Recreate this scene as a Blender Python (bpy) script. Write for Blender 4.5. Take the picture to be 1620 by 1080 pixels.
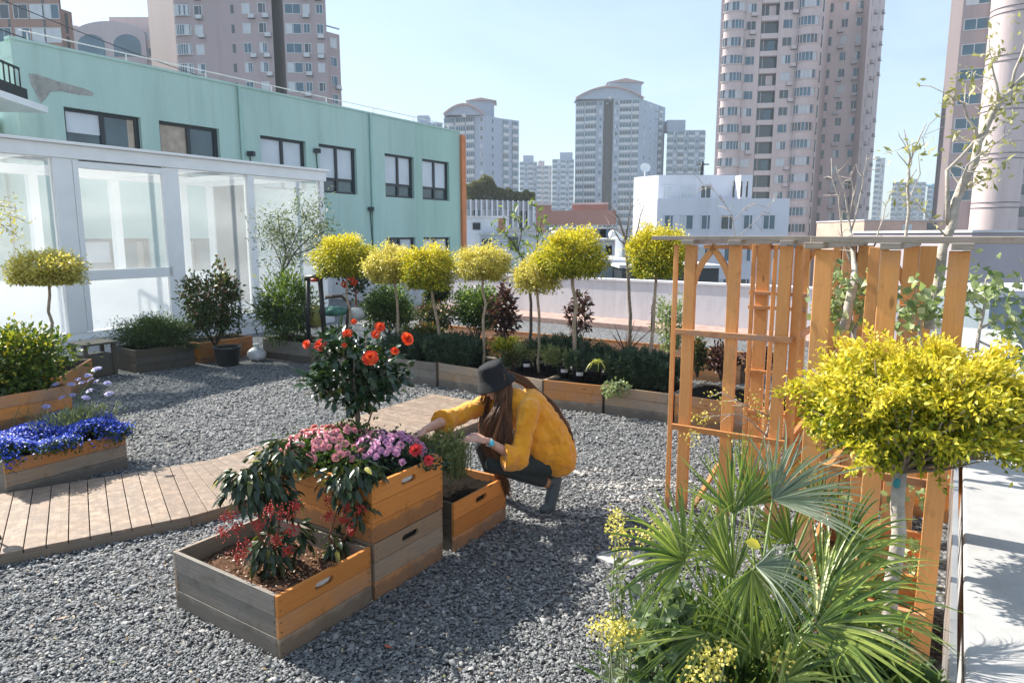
import bpy, math, random
import numpy as np
from mathutils import Vector, Matrix, Euler
random.seed(7); RNG = np.random.default_rng(7)
PI = math.pi
for o in list(bpy.data.objects): bpy.data.objects.remove(o)
scene = bpy.context.scene
C = scene.collection

# ------------------------------------------------------------------ camera, sky, sun, exposure
HC = 2.1
PITCH = math.atan(168 / 1080)
cam = bpy.data.cameras.new('camera'); camo = bpy.data.objects.new('camera', cam); C.objects.link(camo)
cam.sensor_width = 36; cam.lens = 24; cam.clip_end = 5000; cam.clip_start = 0.05
camo.location = (0, 0, HC); camo.rotation_euler = (PI / 2 - PITCH, 0, 0)
scene.camera = camo
SUN_EL = math.radians(40)
SUNV = Vector((-0.86, 0.51, 0)).normalized()          # where the sun stands, seen from above
w = bpy.data.worlds.new('World'); scene.world = w; w.use_nodes = True
wn = w.node_tree; bgn = wn.nodes['Background']
sky = wn.nodes.new('ShaderNodeTexSky'); sky.sky_type = 'NISHITA'; sky.sun_disc = False
sky.sun_elevation = SUN_EL; sky.sun_rotation = math.atan2(SUNV.x, SUNV.y)
sky.air_density = 1.0; sky.dust_density = 1.2; sky.ozone_density = 1.5
_tc = wn.nodes.new('ShaderNodeTexCoord'); _mp = wn.nodes.new('ShaderNodeMapping'); _mp.inputs['Scale'].default_value = (1.2, 1.6, 4.5); _mp.inputs['Rotation'].default_value = (.25, .2, .4)
_nz = wn.nodes.new('ShaderNodeTexNoise'); _nz.inputs['Scale'].default_value = 1.8; _nz.inputs['Detail'].default_value = 9; _nz.inputs['Roughness'].default_value = .6; _nz.inputs['Distortion'].default_value = .6
_rp = wn.nodes.new('ShaderNodeValToRGB'); _rp.color_ramp.elements[0].position = .42; _rp.color_ramp.elements[0].color = (.32, .32, .32, 1); _rp.color_ramp.elements[1].position = .75; _rp.color_ramp.elements[1].color = (.66, .66, .66, 1)
_mx = wn.nodes.new('ShaderNodeMix'); _mx.data_type = 'RGBA'; _mx.inputs[7].default_value = (4.3, 5.3, 6.2, 1)
wn.links.new(_tc.outputs['Generated'], _mp.inputs[0]); wn.links.new(_mp.outputs[0], _nz.inputs['Vector']); wn.links.new(_nz.outputs[0], _rp.inputs[0]); wn.links.new(_rp.outputs[0], _mx.inputs[0])
wn.links.new(sky.outputs[0], _mx.inputs[6]); wn.links.new(_mx.outputs[2], bgn.inputs[0]); bgn.inputs[1].default_value = 0.098
sl = bpy.data.lights.new('sun', 'SUN'); sl.energy = 5.0; sl.angle = math.radians(0.5); sl.color = (1, 0.94, 0.84)
so = bpy.data.objects.new('sun', sl); C.objects.link(so)
sdir = Vector((SUNV.x * math.cos(SUN_EL), SUNV.y * math.cos(SUN_EL), math.sin(SUN_EL)))
so.rotation_euler = sdir.to_track_quat('Z', 'Y').to_euler(); so.location = (0, 0, 60)
scene.view_settings.view_transform = 'Standard'; scene.view_settings.look = 'None'
scene.view_settings.exposure = 1.08; scene.view_settings.gamma = 1

# ------------------------------------------------------------------ helpers
def ray(px, py):
    x = (px - 810) / 1080; y = -(py - 540) / 1080
    return Vector((x, math.cos(PITCH) + y * math.sin(PITCH), -math.sin(PITCH) + y * math.cos(PITCH)))
def G(px, py, z=0.0):
    r = ray(px, py); t = (z - HC) / r.z; return Vector((r.x * t, r.y * t, z))
def D(px, py, Y):
    r = ray(px, py); t = Y / r.y; return Vector((r.x * t, Y, HC + r.z * t))
U2 = Vector((0.545, 0.839)); V2 = Vector((0.839, -0.545))
def UV(u, v, z=0.0):
    p = U2 * u + V2 * v; return Vector((p.x, p.y, z))
AU = math.radians(57); AV = math.radians(-33)
ORG = {}
def T(name, label, cat, loc=(0, 0, 0), rz=0, group=None):
    o = bpy.data.objects.new(name, None); C.objects.link(o); o.empty_display_size = .1
    o.location = loc; o.rotation_euler = (0, 0, rz); o['label'] = label; o['category'] = cat
    if group: o['group'] = group
    ORG[o.name] = Vector(loc); return o
def tag(o, label, cat, group=None):
    o['label'] = label; o['category'] = cat
    if group: o['group'] = group
    return o
def copytree(o, parent=None):
    c = o.copy(); C.objects.link(c); c.parent = parent
    for ch in list(o.children): copytree(ch, c)
    if parent is None: ORG[c.name] = Vector(c.location)
    return c
def npmesh(name, V, F, mats, parent=None, rnd=None, smooth=False, matidx=None, local=False, loc=None):
    """V (n,3) array, F (m,k) array"""
    V = np.asarray(V, dtype=np.float32)
    org = Vector((0, 0, 0))
    if not local:
        if parent is not None: org = ORG.get(parent.name, Vector((0, 0, 0)))
        elif loc is not None: org = Vector(loc)
    V = V - np.array(org, dtype=np.float32)
    me = bpy.data.meshes.new(name)
    F = np.asarray(F, dtype=np.int32); m, k = F.shape
    me.vertices.add(len(V)); me.vertices.foreach_set('co', V.ravel())
    me.loops.add(m * k); me.loops.foreach_set('vertex_index', F.ravel())
    me.polygons.add(m); me.polygons.foreach_set('loop_start', np.arange(0, m * k, k, dtype=np.int32))
    if smooth: me.polygons.foreach_set('use_smooth', np.ones(m, dtype=bool))
    for mt in (mats if isinstance(mats, list) else [mats]): me.materials.append(mt)
    if matidx is not None: me.polygons.foreach_set('material_index', np.asarray(matidx, dtype=np.int32))
    if rnd is not None:
        a = me.attributes.new('rnd', 'FLOAT', 'FACE'); a.data.foreach_set('value', np.asarray(rnd, dtype=np.float32))
    me.update(calc_edges=True)
    o = bpy.data.objects.new(name, me); C.objects.link(o)
    if parent is not None: o.parent = parent; ORG[o.name] = org
    else: o.location = org; ORG[o.name] = org
    return o

class M:
    def __init__(s): s.v = []; s.f = []; s.m = []; s.uv = []; s.sm = []; s.r = []
    def add(s, vs, fs, mi=0, uvs=None, smooth=False, r=None):
        b = len(s.v); s.v += [tuple(v) for v in vs]
        if r is None: r = random.random()
        for i, f in enumerate(fs):
            s.f.append([b + k for k in f]); s.m.append(mi); s.sm.append(smooth); s.r.append(r)
            s.uv.append(uvs[i] if uvs else [(0, 0)] * len(f))
        return s
    def box(s, c, size, R=None, mi=0, r=None):
        c = Vector(c); h = [size[0] / 2, size[1] / 2, size[2] / 2]
        L = [Vector((sx * h[0], sy * h[1], sz * h[2])) for sz in (-1, 1) for sy in (-1, 1) for sx in (-1, 1)]
        F = [(0, 2, 3, 1), (4, 5, 7, 6), (0, 1, 5, 4), (2, 6, 7, 3), (0, 4, 6, 2), (1, 3, 7, 5)]
        N = [2, 2, 1, 1, 0, 0]
        la = max(range(3), key=lambda i: size[i]); ou, ov = random.random() * 20, random.random() * 20
        uvs = []
        for f, n in zip(F, N):
            ax = [i for i in range(3) if i != n]
            if la in ax: a = la; b = [i for i in ax if i != la][0]
            else: a, b = ax
            uvs.append([(L[k][a] + ou, L[k][b] + ov + n * .37) for k in f])
        if R is not None: L = [R @ l for l in L]
        return s.add([c + l for l in L], F, mi, uvs, r=r)
    def bar(s, p0, p1, w_, h_, mi=0, up=(0, 0, 1), r=None):
        p0 = Vector(p0); p1 = Vector(p1); d = p1 - p0; l = d.length
        x = d.normalized(); z = Vector(up); z = z - x * z.dot(x)
        if z.length < 1e-4: z = Vector((0, 1, 0)) - x * x.y
        z.normalize(); y = z.cross(x)
        R = Matrix((x, y, z)).transposed()
        return s.box((p0 + p1) / 2, (l, w_, h_), R, mi, r)
    def tube(s, pts, rad, n=8, mi=0, smooth=True, r=None, cap=True, flat=1.0):
        pts = [Vector(p) for p in pts]
        if not isinstance(rad, (list, tuple)): rad = [rad] * len(pts)
        vs = []; ref = Vector((0.13, 0.21, 1)).normalized()
        for i, p in enumerate(pts):
            d = (pts[min(i + 1, len(pts) - 1)] - pts[max(i - 1, 0)])
            d = d.normalized() if d.length > 1e-9 else Vector((0, 0, 1))
            if abs(d.dot(ref)) > .97: ref = Vector((1, 0.1, 0)).normalized()
            a = d.cross(ref).normalized(); b = d.cross(a)
            ref = (ref - d * ref.dot(d)).normalized() if i else ref
            for k in range(n):
                t = 2 * PI * k / n
                vs.append(p + a * (math.cos(t) * rad[i]) + b * (math.sin(t) * rad[i] * flat))
        fs = []
        for i in range(len(pts) - 1):
            for k in range(n):
                k2 = (k + 1) % n
                fs.append((i * n + k, i * n + k2, (i + 1) * n + k2, (i + 1) * n + k))
        s.add(vs, fs, mi, None, smooth, r)
        if cap:
            b = len(s.v) - len(vs)
            rr = s.r[-1]
            for ring in ([b + k for k in range(n)][::-1], [b + (len(pts) - 1) * n + k for k in range(n)]):
                s.f.append(ring); s.m.append(mi); s.sm.append(False); s.uv.append([(0, 0)] * n); s.r.append(rr)
        return s
    def lathe(s, prof, n=24, c=(0, 0, 0), R=None, mi=0, smooth=True, r=None):
        c = Vector(c); vs = []
        for (rr, z) in prof:
            for k in range(n):
                t = 2 * PI * k / n; p = Vector((rr * math.cos(t), rr * math.sin(t), z))
                vs.append(c + (R @ p if R is not None else p))
        fs = []
        for i in range(len(prof) - 1):
            for k in range(n):
                k2 = (k + 1) % n; fs.append((i * n + k, i * n + k2, (i + 1) * n + k2, (i + 1) * n + k))
        return s.add(vs, fs, mi, None, smooth, r)
    def ell(s, c, rad, R=None, n=16, m=10, mi=0, r=None):
        c = Vector(c); vs = []; fs = []
        for i in range(m + 1):
            ph = PI * i / m
            for k in range(n):
                t = 2 * PI * k / n
                p = Vector((rad[0] * math.sin(ph) * math.cos(t), rad[1] * math.sin(ph) * math.sin(t), rad[2] * math.cos(ph)))
                vs.append(c + (R @ p if R is not None else p))
        for i in range(m):
            for k in range(n):
                k2 = (k + 1) % n; fs.append((i * n + k, (i + 1) * n + k, (i + 1) * n + k2, i * n + k2))
        return s.add(vs, fs, mi, None, True, r)
    def prism(s, poly, z0, z1, mi=0, mtop=None):
        n = len(poly); vs = [(p[0], p[1], z0) for p in poly] + [(p[0], p[1], z1) for p in poly]
        fs = [(i, (i + 1) % n, n + (i + 1) % n, n + i) for i in range(n)]
        ar = sum(poly[i][0] * poly[(i + 1) % n][1] - poly[(i + 1) % n][0] * poly[i][1] for i in range(n))
        if ar < 0: fs = [f[::-1] for f in fs]
        s.add(vs, fs, mi)
        top = list(range(n, 2 * n)); bot = list(range(n))[::-1]
        if ar < 0: top, bot = top[::-1], bot[::-1]
        b = len(s.v) - 2 * n
        for ring, mm in ((top, mi if mtop is None else mtop), (bot, mi)):
            s.f.append([b + k for k in ring]); s.m.append(mm); s.sm.append(False); s.uv.append([(0, 0)] * n); s.r.append(.5)
        return s
    def build(s, name, mats, parent=None, local=False, bevel=0, loc=None):
        org = Vector((0, 0, 0))
        if not local:
            if parent is not None: org = ORG.get(parent.name, Vector((0, 0, 0)))
            elif loc is not None: org = Vector(loc)
        me = bpy.data.meshes.new(name)
        me.from_pydata([(v[0] - org.x, v[1] - org.y, v[2] - org.z) for v in s.v], [], s.f)
        for mt in (mats if isinstance(mats, list) else [mats]): me.materials.append(mt)
        me.polygons.foreach_set('material_index', s.m); me.polygons.foreach_set('use_smooth', s.sm)
        ul = me.uv_layers.new(name='UVMap'); flat = [c for f in s.uv for uv in f for c in uv]
        ul.data.foreach_set('uv', flat)
        a = me.attributes.new('rnd', 'FLOAT', 'FACE'); a.data.foreach_set('value', s.r)
        me.update()
        o = bpy.data.objects.new(name, me); C.objects.link(o)
        if parent is not None: o.parent = parent; ORG[o.name] = org
        else: o.location = org; ORG[o.name] = org
        if bevel:
            b = o.modifiers.new('bevel', 'BEVEL'); b.width = bevel; b.segments = 2; b.limit_method = 'ANGLE'
        return o

# ------------------------------------------------------------------ materials
def newmat(name):
    m = bpy.data.materials.new(name); m.use_nodes = True
    nt = m.node_tree; return m, nt, nt.nodes['Principled BSDF']
def N(nt, t, **kw):
    n = nt.nodes.new('ShaderNode' + t)
    for k, v in kw.items():
        if k.startswith('i_'):
            key = k[2:]; key = int(key) if key.isdigit() else key
            n.inputs[key].default_value = v
        else: setattr(n, k, v)
    return n
def ramp(nt, fac, cols, pos=None):
    r = nt.nodes.new('ShaderNodeValToRGB'); nt.links.new(fac, r.inputs[0]); e = r.color_ramp.elements
    n = len(cols)
    pos = pos or [i / (n - 1) for i in range(n)]
    while len(e) < n: e.new(0.5)
    for i, (c, p) in enumerate(zip(cols, pos)): e[i].position = p; e[i].color = (*c, 1)
    return r.outputs[0]
def mix(nt, fac, a, b, mode='MIX'):
    n = nt.nodes.new('ShaderNodeMix'); n.data_type = 'RGBA'; n.blend_type = mode
    for i, x in ((0, fac), (6, a), (7, b)):
        if hasattr(x, 'is_output'): nt.links.new(x, n.inputs[i])
        elif i == 0: n.inputs[0].default_value = x
        else: n.inputs[i].default_value = (*x, 1) if len(x) == 3 else x
    return n.outputs[2]
def bump(nt, b, h, strength=.3, dist=.01):
    n = N(nt, 'Bump'); n.inputs['Strength'].default_value = strength; n.inputs['Distance'].default_value = dist
    nt.links.new(h, n.inputs['Height']); nt.links.new(n.outputs[0], b.inputs['Normal'])
def noise(nt, scale, detail=4, vec=None, rough=.55, dist=0):
    n = N(nt, 'TexNoise'); n.inputs['Scale'].default_value = scale; n.inputs['Detail'].default_value = detail
    n.inputs['Roughness'].default_value = rough; n.inputs['Distortion'].default_value = dist
    if vec is None: vec = N(nt, 'TexCoord').outputs['Object']
    nt.links.new(vec, n.inputs['Vector']); return n.outputs[0]
def simple(name, col, rough=.6, var=.12, scale=8, spec=.5, metal=0, bmp=0, bscale=40):
    m, nt, b = newmat(name)
    f = noise(nt, scale, 5)
    c2 = tuple(min(1, c * (1 + var)) for c in col); c1 = tuple(c * (1 - var) for c in col)
    nt.links.new(ramp(nt, f, [c1, c2], [.3, .7]), b.inputs['Base Color'])
    b.inputs['Roughness'].default_value = rough; b.inputs['Metallic'].default_value = metal
    b.inputs['Specular IOR Level'].default_value = spec
    if bmp: bump(nt, b, noise(nt, bscale, 6), bmp, .01)
    return m
def wood(name, c1, c2, grey=.25, greycol=(.27, .27, .26), rough=.6, knot=.8):
    m, nt, b = newmat(name)
    uv = N(nt, 'TexCoord').outputs['UV']
    mp = N(nt, 'Mapping'); mp.inputs['Scale'].default_value = (1.3, 16, 1); nt.links.new(uv, mp.inputs[0])
    g = noise(nt, 5, 8, mp.outputs[0], .62, 1.2)
    cm = tuple((x + 2 * y) / 3 for x, y in zip(c1, c2)); col = ramp(nt, g, [cm, c2, tuple(c * 1.1 for c in c2)], [.28, .5, .75])
    mp2 = N(nt, 'Mapping'); mp2.inputs['Scale'].default_value = (3.2, 9, 1); nt.links.new(uv, mp2.inputs[0])
    vo = N(nt, 'TexVoronoi'); vo.inputs['Scale'].default_value = 1; nt.links.new(mp2.outputs[0], vo.inputs['Vector'])
    kn = ramp(nt, vo.outputs['Distance'], [(1, 1, 1), (0, 0, 0)], [.05, .13])
    kf = N(nt, 'Math', operation='MULTIPLY'); nt.links.new(kn, kf.inputs[0]); kf.inputs[1].default_value = knot
    col = mix(nt, kf.outputs[0], col, tuple(c * .25 for c in c1))
    at = N(nt, 'Attribute', attribute_name='rnd')
    tone = ramp(nt, at.outputs['Fac'], [(.72, .72, .74), (1.12, 1.1, 1.06)])
    col = mix(nt, 1.0, col, tone, 'MULTIPLY')
    wn_ = noise(nt, 2.2, 6, None, .65)
    ad = N(nt, 'Math', operation='ADD'); nt.links.new(wn_, ad.inputs[0])
    r2 = N(nt, 'Math', operation='MULTIPLY_ADD'); nt.links.new(at.outputs['Fac'], r2.inputs[0]); r2.inputs[1].default_value = .25; r2.inputs[2].default_value = grey - .5
    nt.links.new(r2.outputs[0], ad.inputs[1])
    wf = ramp(nt, ad.outputs[0], [(0, 0, 0), (.8, .8, .8)], [.36, .70])
    gg = ramp(nt, g, [tuple(c * .68 for c in greycol), greycol], [.3, .65])
    col = mix(nt, wf, col, gg)
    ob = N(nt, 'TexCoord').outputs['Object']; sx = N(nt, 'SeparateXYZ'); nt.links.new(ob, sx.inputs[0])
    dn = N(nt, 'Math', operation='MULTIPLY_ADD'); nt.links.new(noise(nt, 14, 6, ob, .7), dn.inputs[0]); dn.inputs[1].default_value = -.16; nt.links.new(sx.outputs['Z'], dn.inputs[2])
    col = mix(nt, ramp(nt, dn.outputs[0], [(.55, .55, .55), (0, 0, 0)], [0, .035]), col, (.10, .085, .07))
    st_ = ramp(nt, noise(nt, 5.5, 7, ob, .72, .8), [(0, 0, 0), (.38, .38, .38)], [.55, .68]); col = mix(nt, st_, col, tuple(c * .45 for c in c1))
    nt.links.new(col, b.inputs['Base Color']); b.inputs['Roughness'].default_value = rough
    b.inputs['Specular IOR Level'].default_value = .3
    bump(nt, b, g, .35, .004)
    return m
def leafm(name, cols, pos=None, rough=.45, trans=.35, spec=.4):
    m, nt, b = newmat(name)
    at = N(nt, 'Attribute', attribute_name='rnd')
    c = ramp(nt, at.outputs['Fac'], cols, pos)
    nt.links.new(c, b.inputs['Base Color']); b.inputs['Roughness'].default_value = rough
    b.inputs['Specular IOR Level'].default_value = spec
    tr = N(nt, 'BsdfTranslucent'); nt.links.new(mix(nt, 1.0, c, (1.25, 1.3, .7), 'MULTIPLY'), tr.inputs['Color'])
    ms = N(nt, 'MixShader'); ms.inputs[0].default_value = trans
    nt.links.new(b.outputs[0], ms.inputs[1]); nt.links.new(tr.outputs[0], ms.inputs[2])
    nt.links.new(ms.outputs[0], nt.nodes['Material Output'].inputs['Surface']); return m
def paint_wall(name, col, stain=(.5, .5, .5), amt=.3, sc=.8):
    m, nt, b = newmat(name)
    tc = N(nt, 'TexCoord').outputs['Object']
    mp = N(nt, 'Mapping'); mp.inputs['Scale'].default_value = (1, 1, .25); nt.links.new(tc, mp.inputs[0])
    n1 = noise(nt, sc, 8, mp.outputs[0], .65); n2 = noise(nt, sc * 9, 5, tc)
    c = ramp(nt, n1, [tuple(a * .86 for a in col), col, tuple(min(1, a * 1.07) for a in col)], [.3, .5, .7])
    f = ramp(nt, noise(nt, sc * 1.7, 9, mp.outputs[0], .75), [(0, 0, 0), (amt, amt, amt)], [.5, .75])
    c = mix(nt, f, c, tuple(a * s for a, s in zip(col, stain)))
    mp3 = N(nt, 'Mapping'); mp3.inputs['Scale'].default_value = (3.2, 3.2, .10); nt.links.new(tc, mp3.inputs[0])
    sf = ramp(nt, noise(nt, 1.6 * max(.25, sc), 8, mp3.outputs[0], .7), [(0, 0, 0), (amt * .8, amt * .8, amt * .8)], [.52, .72])
    c = mix(nt, sf, c, tuple(a * .62 for a in col))
    nt.links.new(c, b.inputs['Base Color']); b.inputs['Roughness'].default_value = .8
    bump(nt, b, n2, .25, .015); return m

MW = {}
MW['orange'] = wood('orange wood', (.36, .115, .025), (.66, .255, .06), .13)
MW['orange2'] = wood('faded orange wood', (.34, .13, .04), (.58, .26, .09), .28)
MW['tan'] = wood('tan weathered wood', (.26, .16, .09), (.42, .28, .17), .42, (.30, .27, .23))
MW['grey'] = wood('grey weathered wood', (.15, .125, .10), (.25, .21, .165), .5, (.235, .215, .19))
MW['dark'] = wood('dark stained wood', (.05, .045, .035), (.11, .09, .06), .4, (.09, .09, .085))
MW['deck'] = wood('bleached deck wood', (.33, .22, .15), (.46, .33, .24), .35, (.39, .31, .25), knot=.35)
MW['pergola'] = wood('pergola cedar', (.50, .215, .07), (.70, .335, .12), .13, (.40, .34, .29), knot=.6)
MW['weath'] = wood('silvered beam wood', (.26, .19, .14), (.40, .31, .23), .5, (.32, .29, .26))
SOIL = simple('dark soil', (.013, .010, .008), 1, .5, 40, spec=.05, bmp=.7, bscale=60)
MULCH = simple('brown mulch', (.10, .055, .035), 1, .6, 30, spec=.05, bmp=.8, bscale=50)
WHITE = simple('white painted metal', (.86, .86, .86), .35, .04, 3)
BLACK = simple('black plastic', (.015, .016, .018), .45, .2, 10)
DARKM = simple('dark window frame', (.02, .026, .032), .4, .2, 10)
CONC = paint_wall('pale concrete', (.40, .40, .40), (.62, .6, .58), .55, .9)
WWALL = paint_wall('white rendered wall', (.66, .65, .67), (.6, .6, .62), .5, .7)
PINKW = paint_wall('pinkish tile render', (.50, .38, .36), (.8, .78, .8), .3, .15)

# ------------------------------------------------------------------ leaves
def unit(a): return a / np.maximum(np.linalg.norm(a, axis=-1, keepdims=True), 1e-9)
def leaves(name, P, Dr, Nn, L, Wd, mat, parent, rnd=None, fold=.18, droop=.15, detail=1, kind=None, local=False):
    P = np.asarray(P, float); n = len(P)
    Dr = unit(np.asarray(Dr, float)); Nn = np.asarray(Nn, float)
    S = unit(np.cross(Dr, Nn) + 1e-6); Nn = unit(np.cross(S, Dr))
    L = np.broadcast_to(np.asarray(L, float), (n,))[:, None]; Wd = np.broadcast_to(np.asarray(Wd, float), (n,))[:, None]
    if rnd is None: rnd = RNG.random(n)
    if detail == 0:
        m = P + Dr * L * .5
        Vv = np.stack([P, m + S * Wd * .5 + Nn * Wd * fold, P + Dr * L - Nn * L * droop, m - S * Wd * .5 + Nn * Wd * fold], 1).reshape(-1, 3)
        F = np.arange(n * 4).reshape(n, 4); rr = rnd
    elif detail == 1:
        m = P + Dr * L * .45
        Vv = np.stack([P, m + S * Wd * .5 + Nn * Wd * fold, P + Dr * L - Nn * L * droop, m - S * Wd * .5 + Nn * Wd * fold, m], 1).reshape(-1, 3)
        b = np.arange(n)[:, None] * 5
        F = np.concatenate([b + np.array([[0, 1, 2, 4]]), b + np.array([[0, 4, 2, 3]])], 0); rr = np.concatenate([rnd, rnd])
    else:
        a = P + Dr * L * .3 + Nn * L * .03; c = P + Dr * L * .68 - Nn * L * droop * .35; t = P + Dr * L - Nn * L * droop
        Vv = np.stack([P, a + S * Wd * .45 + Nn * Wd * fold, c + S * Wd * .42 + Nn * Wd * fold, t,
                       c - S * Wd * .42 + Nn * Wd * fold, a - S * Wd * .45 + Nn * Wd * fold, a, c], 1).reshape(-1, 3)
        b = np.arange(n)[:, None] * 8
        fs = [[0, 1, 6, 6], [1, 2, 7, 6], [2, 3, 7, 7], [0, 6, 5, 5], [6, 7, 4, 5], [7, 3, 4, 4]]
        # keep all quads: shift duplicate corners into real quads
        fs = [[0, 1, 2, 6], [6, 2, 3, 7], [0, 6, 4, 5], [6, 7, 3, 4]]
        F = np.concatenate([b + np.array([f]) for f in fs], 0); rr = np.tile(rnd, 4)
    o = npmesh(name, Vv, F, mat, parent, rnd=rr, smooth=False, local=local)
    if kind: o['kind'] = kind
    return o
def crown_pts(c, rad, n, clumps=60, spread=.16, flat=.0, inner=.25):
    """clumpy points in an ellipsoid shell; returns points and outward dirs"""
    d = unit(RNG.normal(size=(clumps, 3))); 
    if flat: d[:, 2] = np.where(d[:, 2] < -flat, -flat * RNG.random(clumps), d[:, 2])
    rr = 1 - inner * RNG.random(clumps) ** 1.5
    cc = d * rr[:, None] * (1 + .10 * RNG.normal(size=(clumps, 1)))
    k = RNG.integers(0, clumps, n)
    p = cc[k] + RNG.normal(size=(n, 3)) * spread
    nb = n // 5
    p[:nb] = unit(RNG.normal(size=(nb, 3))) * (RNG.random((nb, 1)) ** .5) * .95
    if flat: p[:, 2] = np.maximum(p[:, 2], -flat - .12 * RNG.random(n))
    od = unit(p * np.array([1, 1, 1.1]) + RNG.normal(size=(n, 3)) * .35)
    return np.array(c) + p * np.array(rad), od, p

# ------------------------------------------------------------------ ground and structure
def stones_mat():
    m, nt, b = newmat('grey gravel stones')
    at = N(nt, 'Attribute', attribute_name='rnd')
    c = ramp(nt, at.outputs['Fac'], [(.06, .064, .068), (.155, .162, .168), (.25, .257, .262), (.38, .378, .365), (.44, .40, .35)], [0, .35, .75, .96, 1])
    nt.links.new(c, b.inputs['Base Color']); b.inputs['Roughness'].default_value = .75
    return m
GSTONE = stones_mat()
def gravel_mat():
    m, nt, b = newmat('gravel bed')
    tc = N(nt, 'TexCoord').outputs['Object']
    vo = N(nt, 'TexVoronoi'); vo.inputs['Scale'].default_value = 38; nt.links.new(tc, vo.inputs['Vector'])
    sep = N(nt, 'SeparateColor'); nt.links.new(vo.outputs['Color'], sep.inputs[0])
    c = ramp(nt, sep.outputs[0], [(.075, .08, .086), (.17, .178, .186), (.265, .272, .278), (.35, .348, .34)], [0, .35, .8, 1])
    e = ramp(nt, vo.outputs['Distance'], [(1, 1, 1), (.35, .35, .35)], [.35, .75])
    c = mix(nt, 1.0, c, e, 'MULTIPLY')
    big = ramp(nt, noise(nt, .7, 4, tc), [(.88, .88, .9), (1.15, 1.12, 1.1)], [.35, .65])
    c = mix(nt, 1.0, c, big, 'MULTIPLY')
    nt.links.new(c, b.inputs['Base Color']); b.inputs['Roughness'].default_value = .85
    inv = N(nt, 'Math', operation='SUBTRACT'); inv.inputs[0].default_value = 1; nt.links.new(vo.outputs['Distance'], inv.inputs[1])
    bump(nt, b, inv.outputs[0], .9, .02); return m
def struct(o): o['kind'] = 'structure'; return o
gm = M()
rc = [UV(-3, .12), UV(20, .12), UV(20, -40), UV(-3, -40)]
gm.prism([(p.x, p.y) for p in rc], -.4, 0)
struct(gm.build('gravel_ground', gravel_mat()))
# loose stones of the gravel
def stones():
    n = 215000
    d = 2.45 * (11.5 / 2.45) ** (RNG.random(n) ** .92)
    th = (RNG.random(n) - .5) * 1.75
    x = np.sin(th) * d * 1.08; y = np.cos(th) * d
    vv = .839 * x - .545 * y; uu = .545 * x + .839 * y
    ok = (vv < .02) & (uu < 13)
    def inbox(u0, u1, v0, v1): return (uu > u0) & (uu < u1) & (vv > v0) & (vv < v1)
    for bx_ in ((1.99, 3.28, -3.57, -2.67), (3.38, 4.0, -3.3, -2.67), (2.18, 3.1, -6.8, -6.2)): ok &= ~inbox(*bx_)
    s1 = ((x + 4.07) * .585 * -1 + (y - 5.17) * .81)
    x, y, d = x[ok], y[ok], d[ok]; n = len(x)
    sz = np.clip(.0066 * RNG.lognormal(0, .42, n) * (d / 3.6) ** .45, .005, .03)
    base = np.array([[1, 0, .05], [.35, .9, -.1], [-.75, .62, .1], [-.85, -.55, 0], [.3, -.95, .08], [.15, .1, .75], [-.1, -.05, -.7]])
    F = np.array([[0, 1, 5], [1, 2, 5], [2, 3, 5], [3, 4, 5], [4, 0, 5], [1, 0, 6], [0, 4, 6], [3, 2, 6]])
    Vb = base[None] + RNG.normal(size=(n, 7, 3)) * .18
    Vb = Vb * (sz[:, None, None] * np.stack([1.15 + .4 * RNG.random(n), .7 + .3 * RNG.random(n), .45 + .35 * RNG.random(n)], 1)[:, None, :])
    a = RNG.random(n) * 2 * PI; t1 = RNG.normal(size=n) * .35
    ca, sa, ct, st = np.cos(a), np.sin(a), np.cos(t1), np.sin(t1)
    X, Y, Z = Vb[..., 0], Vb[..., 1], Vb[..., 2]
    X, Z = X * ct[:, None] + Z * st[:, None], -X * st[:, None] + Z * ct[:, None]
    X, Y = X * ca[:, None] - Y * sa[:, None], X * sa[:, None] + Y * ca[:, None]
    h = .006 + .012 * RNG.random(n)
    Vw = np.stack([X + x[:, None], Y + y[:, None], Z + h[:, None]], 2).reshape(-1, 3)
    Fi = (np.arange(n)[:, None, None] * 7 + F[None]).reshape(-1, 3)
    rv = RNG.beta(2, 2.4, n) + (RNG.random(n) < .012) * .5
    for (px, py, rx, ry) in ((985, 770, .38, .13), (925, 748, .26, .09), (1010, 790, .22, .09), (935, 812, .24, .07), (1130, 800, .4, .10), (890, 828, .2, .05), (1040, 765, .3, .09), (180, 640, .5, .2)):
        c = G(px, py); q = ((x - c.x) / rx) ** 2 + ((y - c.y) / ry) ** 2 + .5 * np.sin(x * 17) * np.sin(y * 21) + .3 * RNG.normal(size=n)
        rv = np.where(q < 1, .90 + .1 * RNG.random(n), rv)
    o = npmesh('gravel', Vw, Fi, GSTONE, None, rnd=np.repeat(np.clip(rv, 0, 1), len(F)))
    o['kind'] = 'stuff'; o['label'] = 'loose blue-grey gravel stones covering the roof terrace'; o['category'] = 'gravel'
stones()
st = M(); c = G(985, 885)
poly = [(c.x + .17 * math.cos(t) * (1 + .15 * math.sin(3 * t)), c.y + .11 * math.sin(t)) for t in [2 * PI * k / 14 for k in range(14)]]
poly = [(x + random.uniform(-.012, .012), y + random.uniform(-.012, .012)) for x, y in poly]; st.prism(poly, 0.0, .020)
tag(st.build('stepping_stone', CONC, None, loc=(c.x, c.y, 0), bevel=.003), 'flat pale stepping stone lying in the gravel beside the palm', 'stone')

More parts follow.
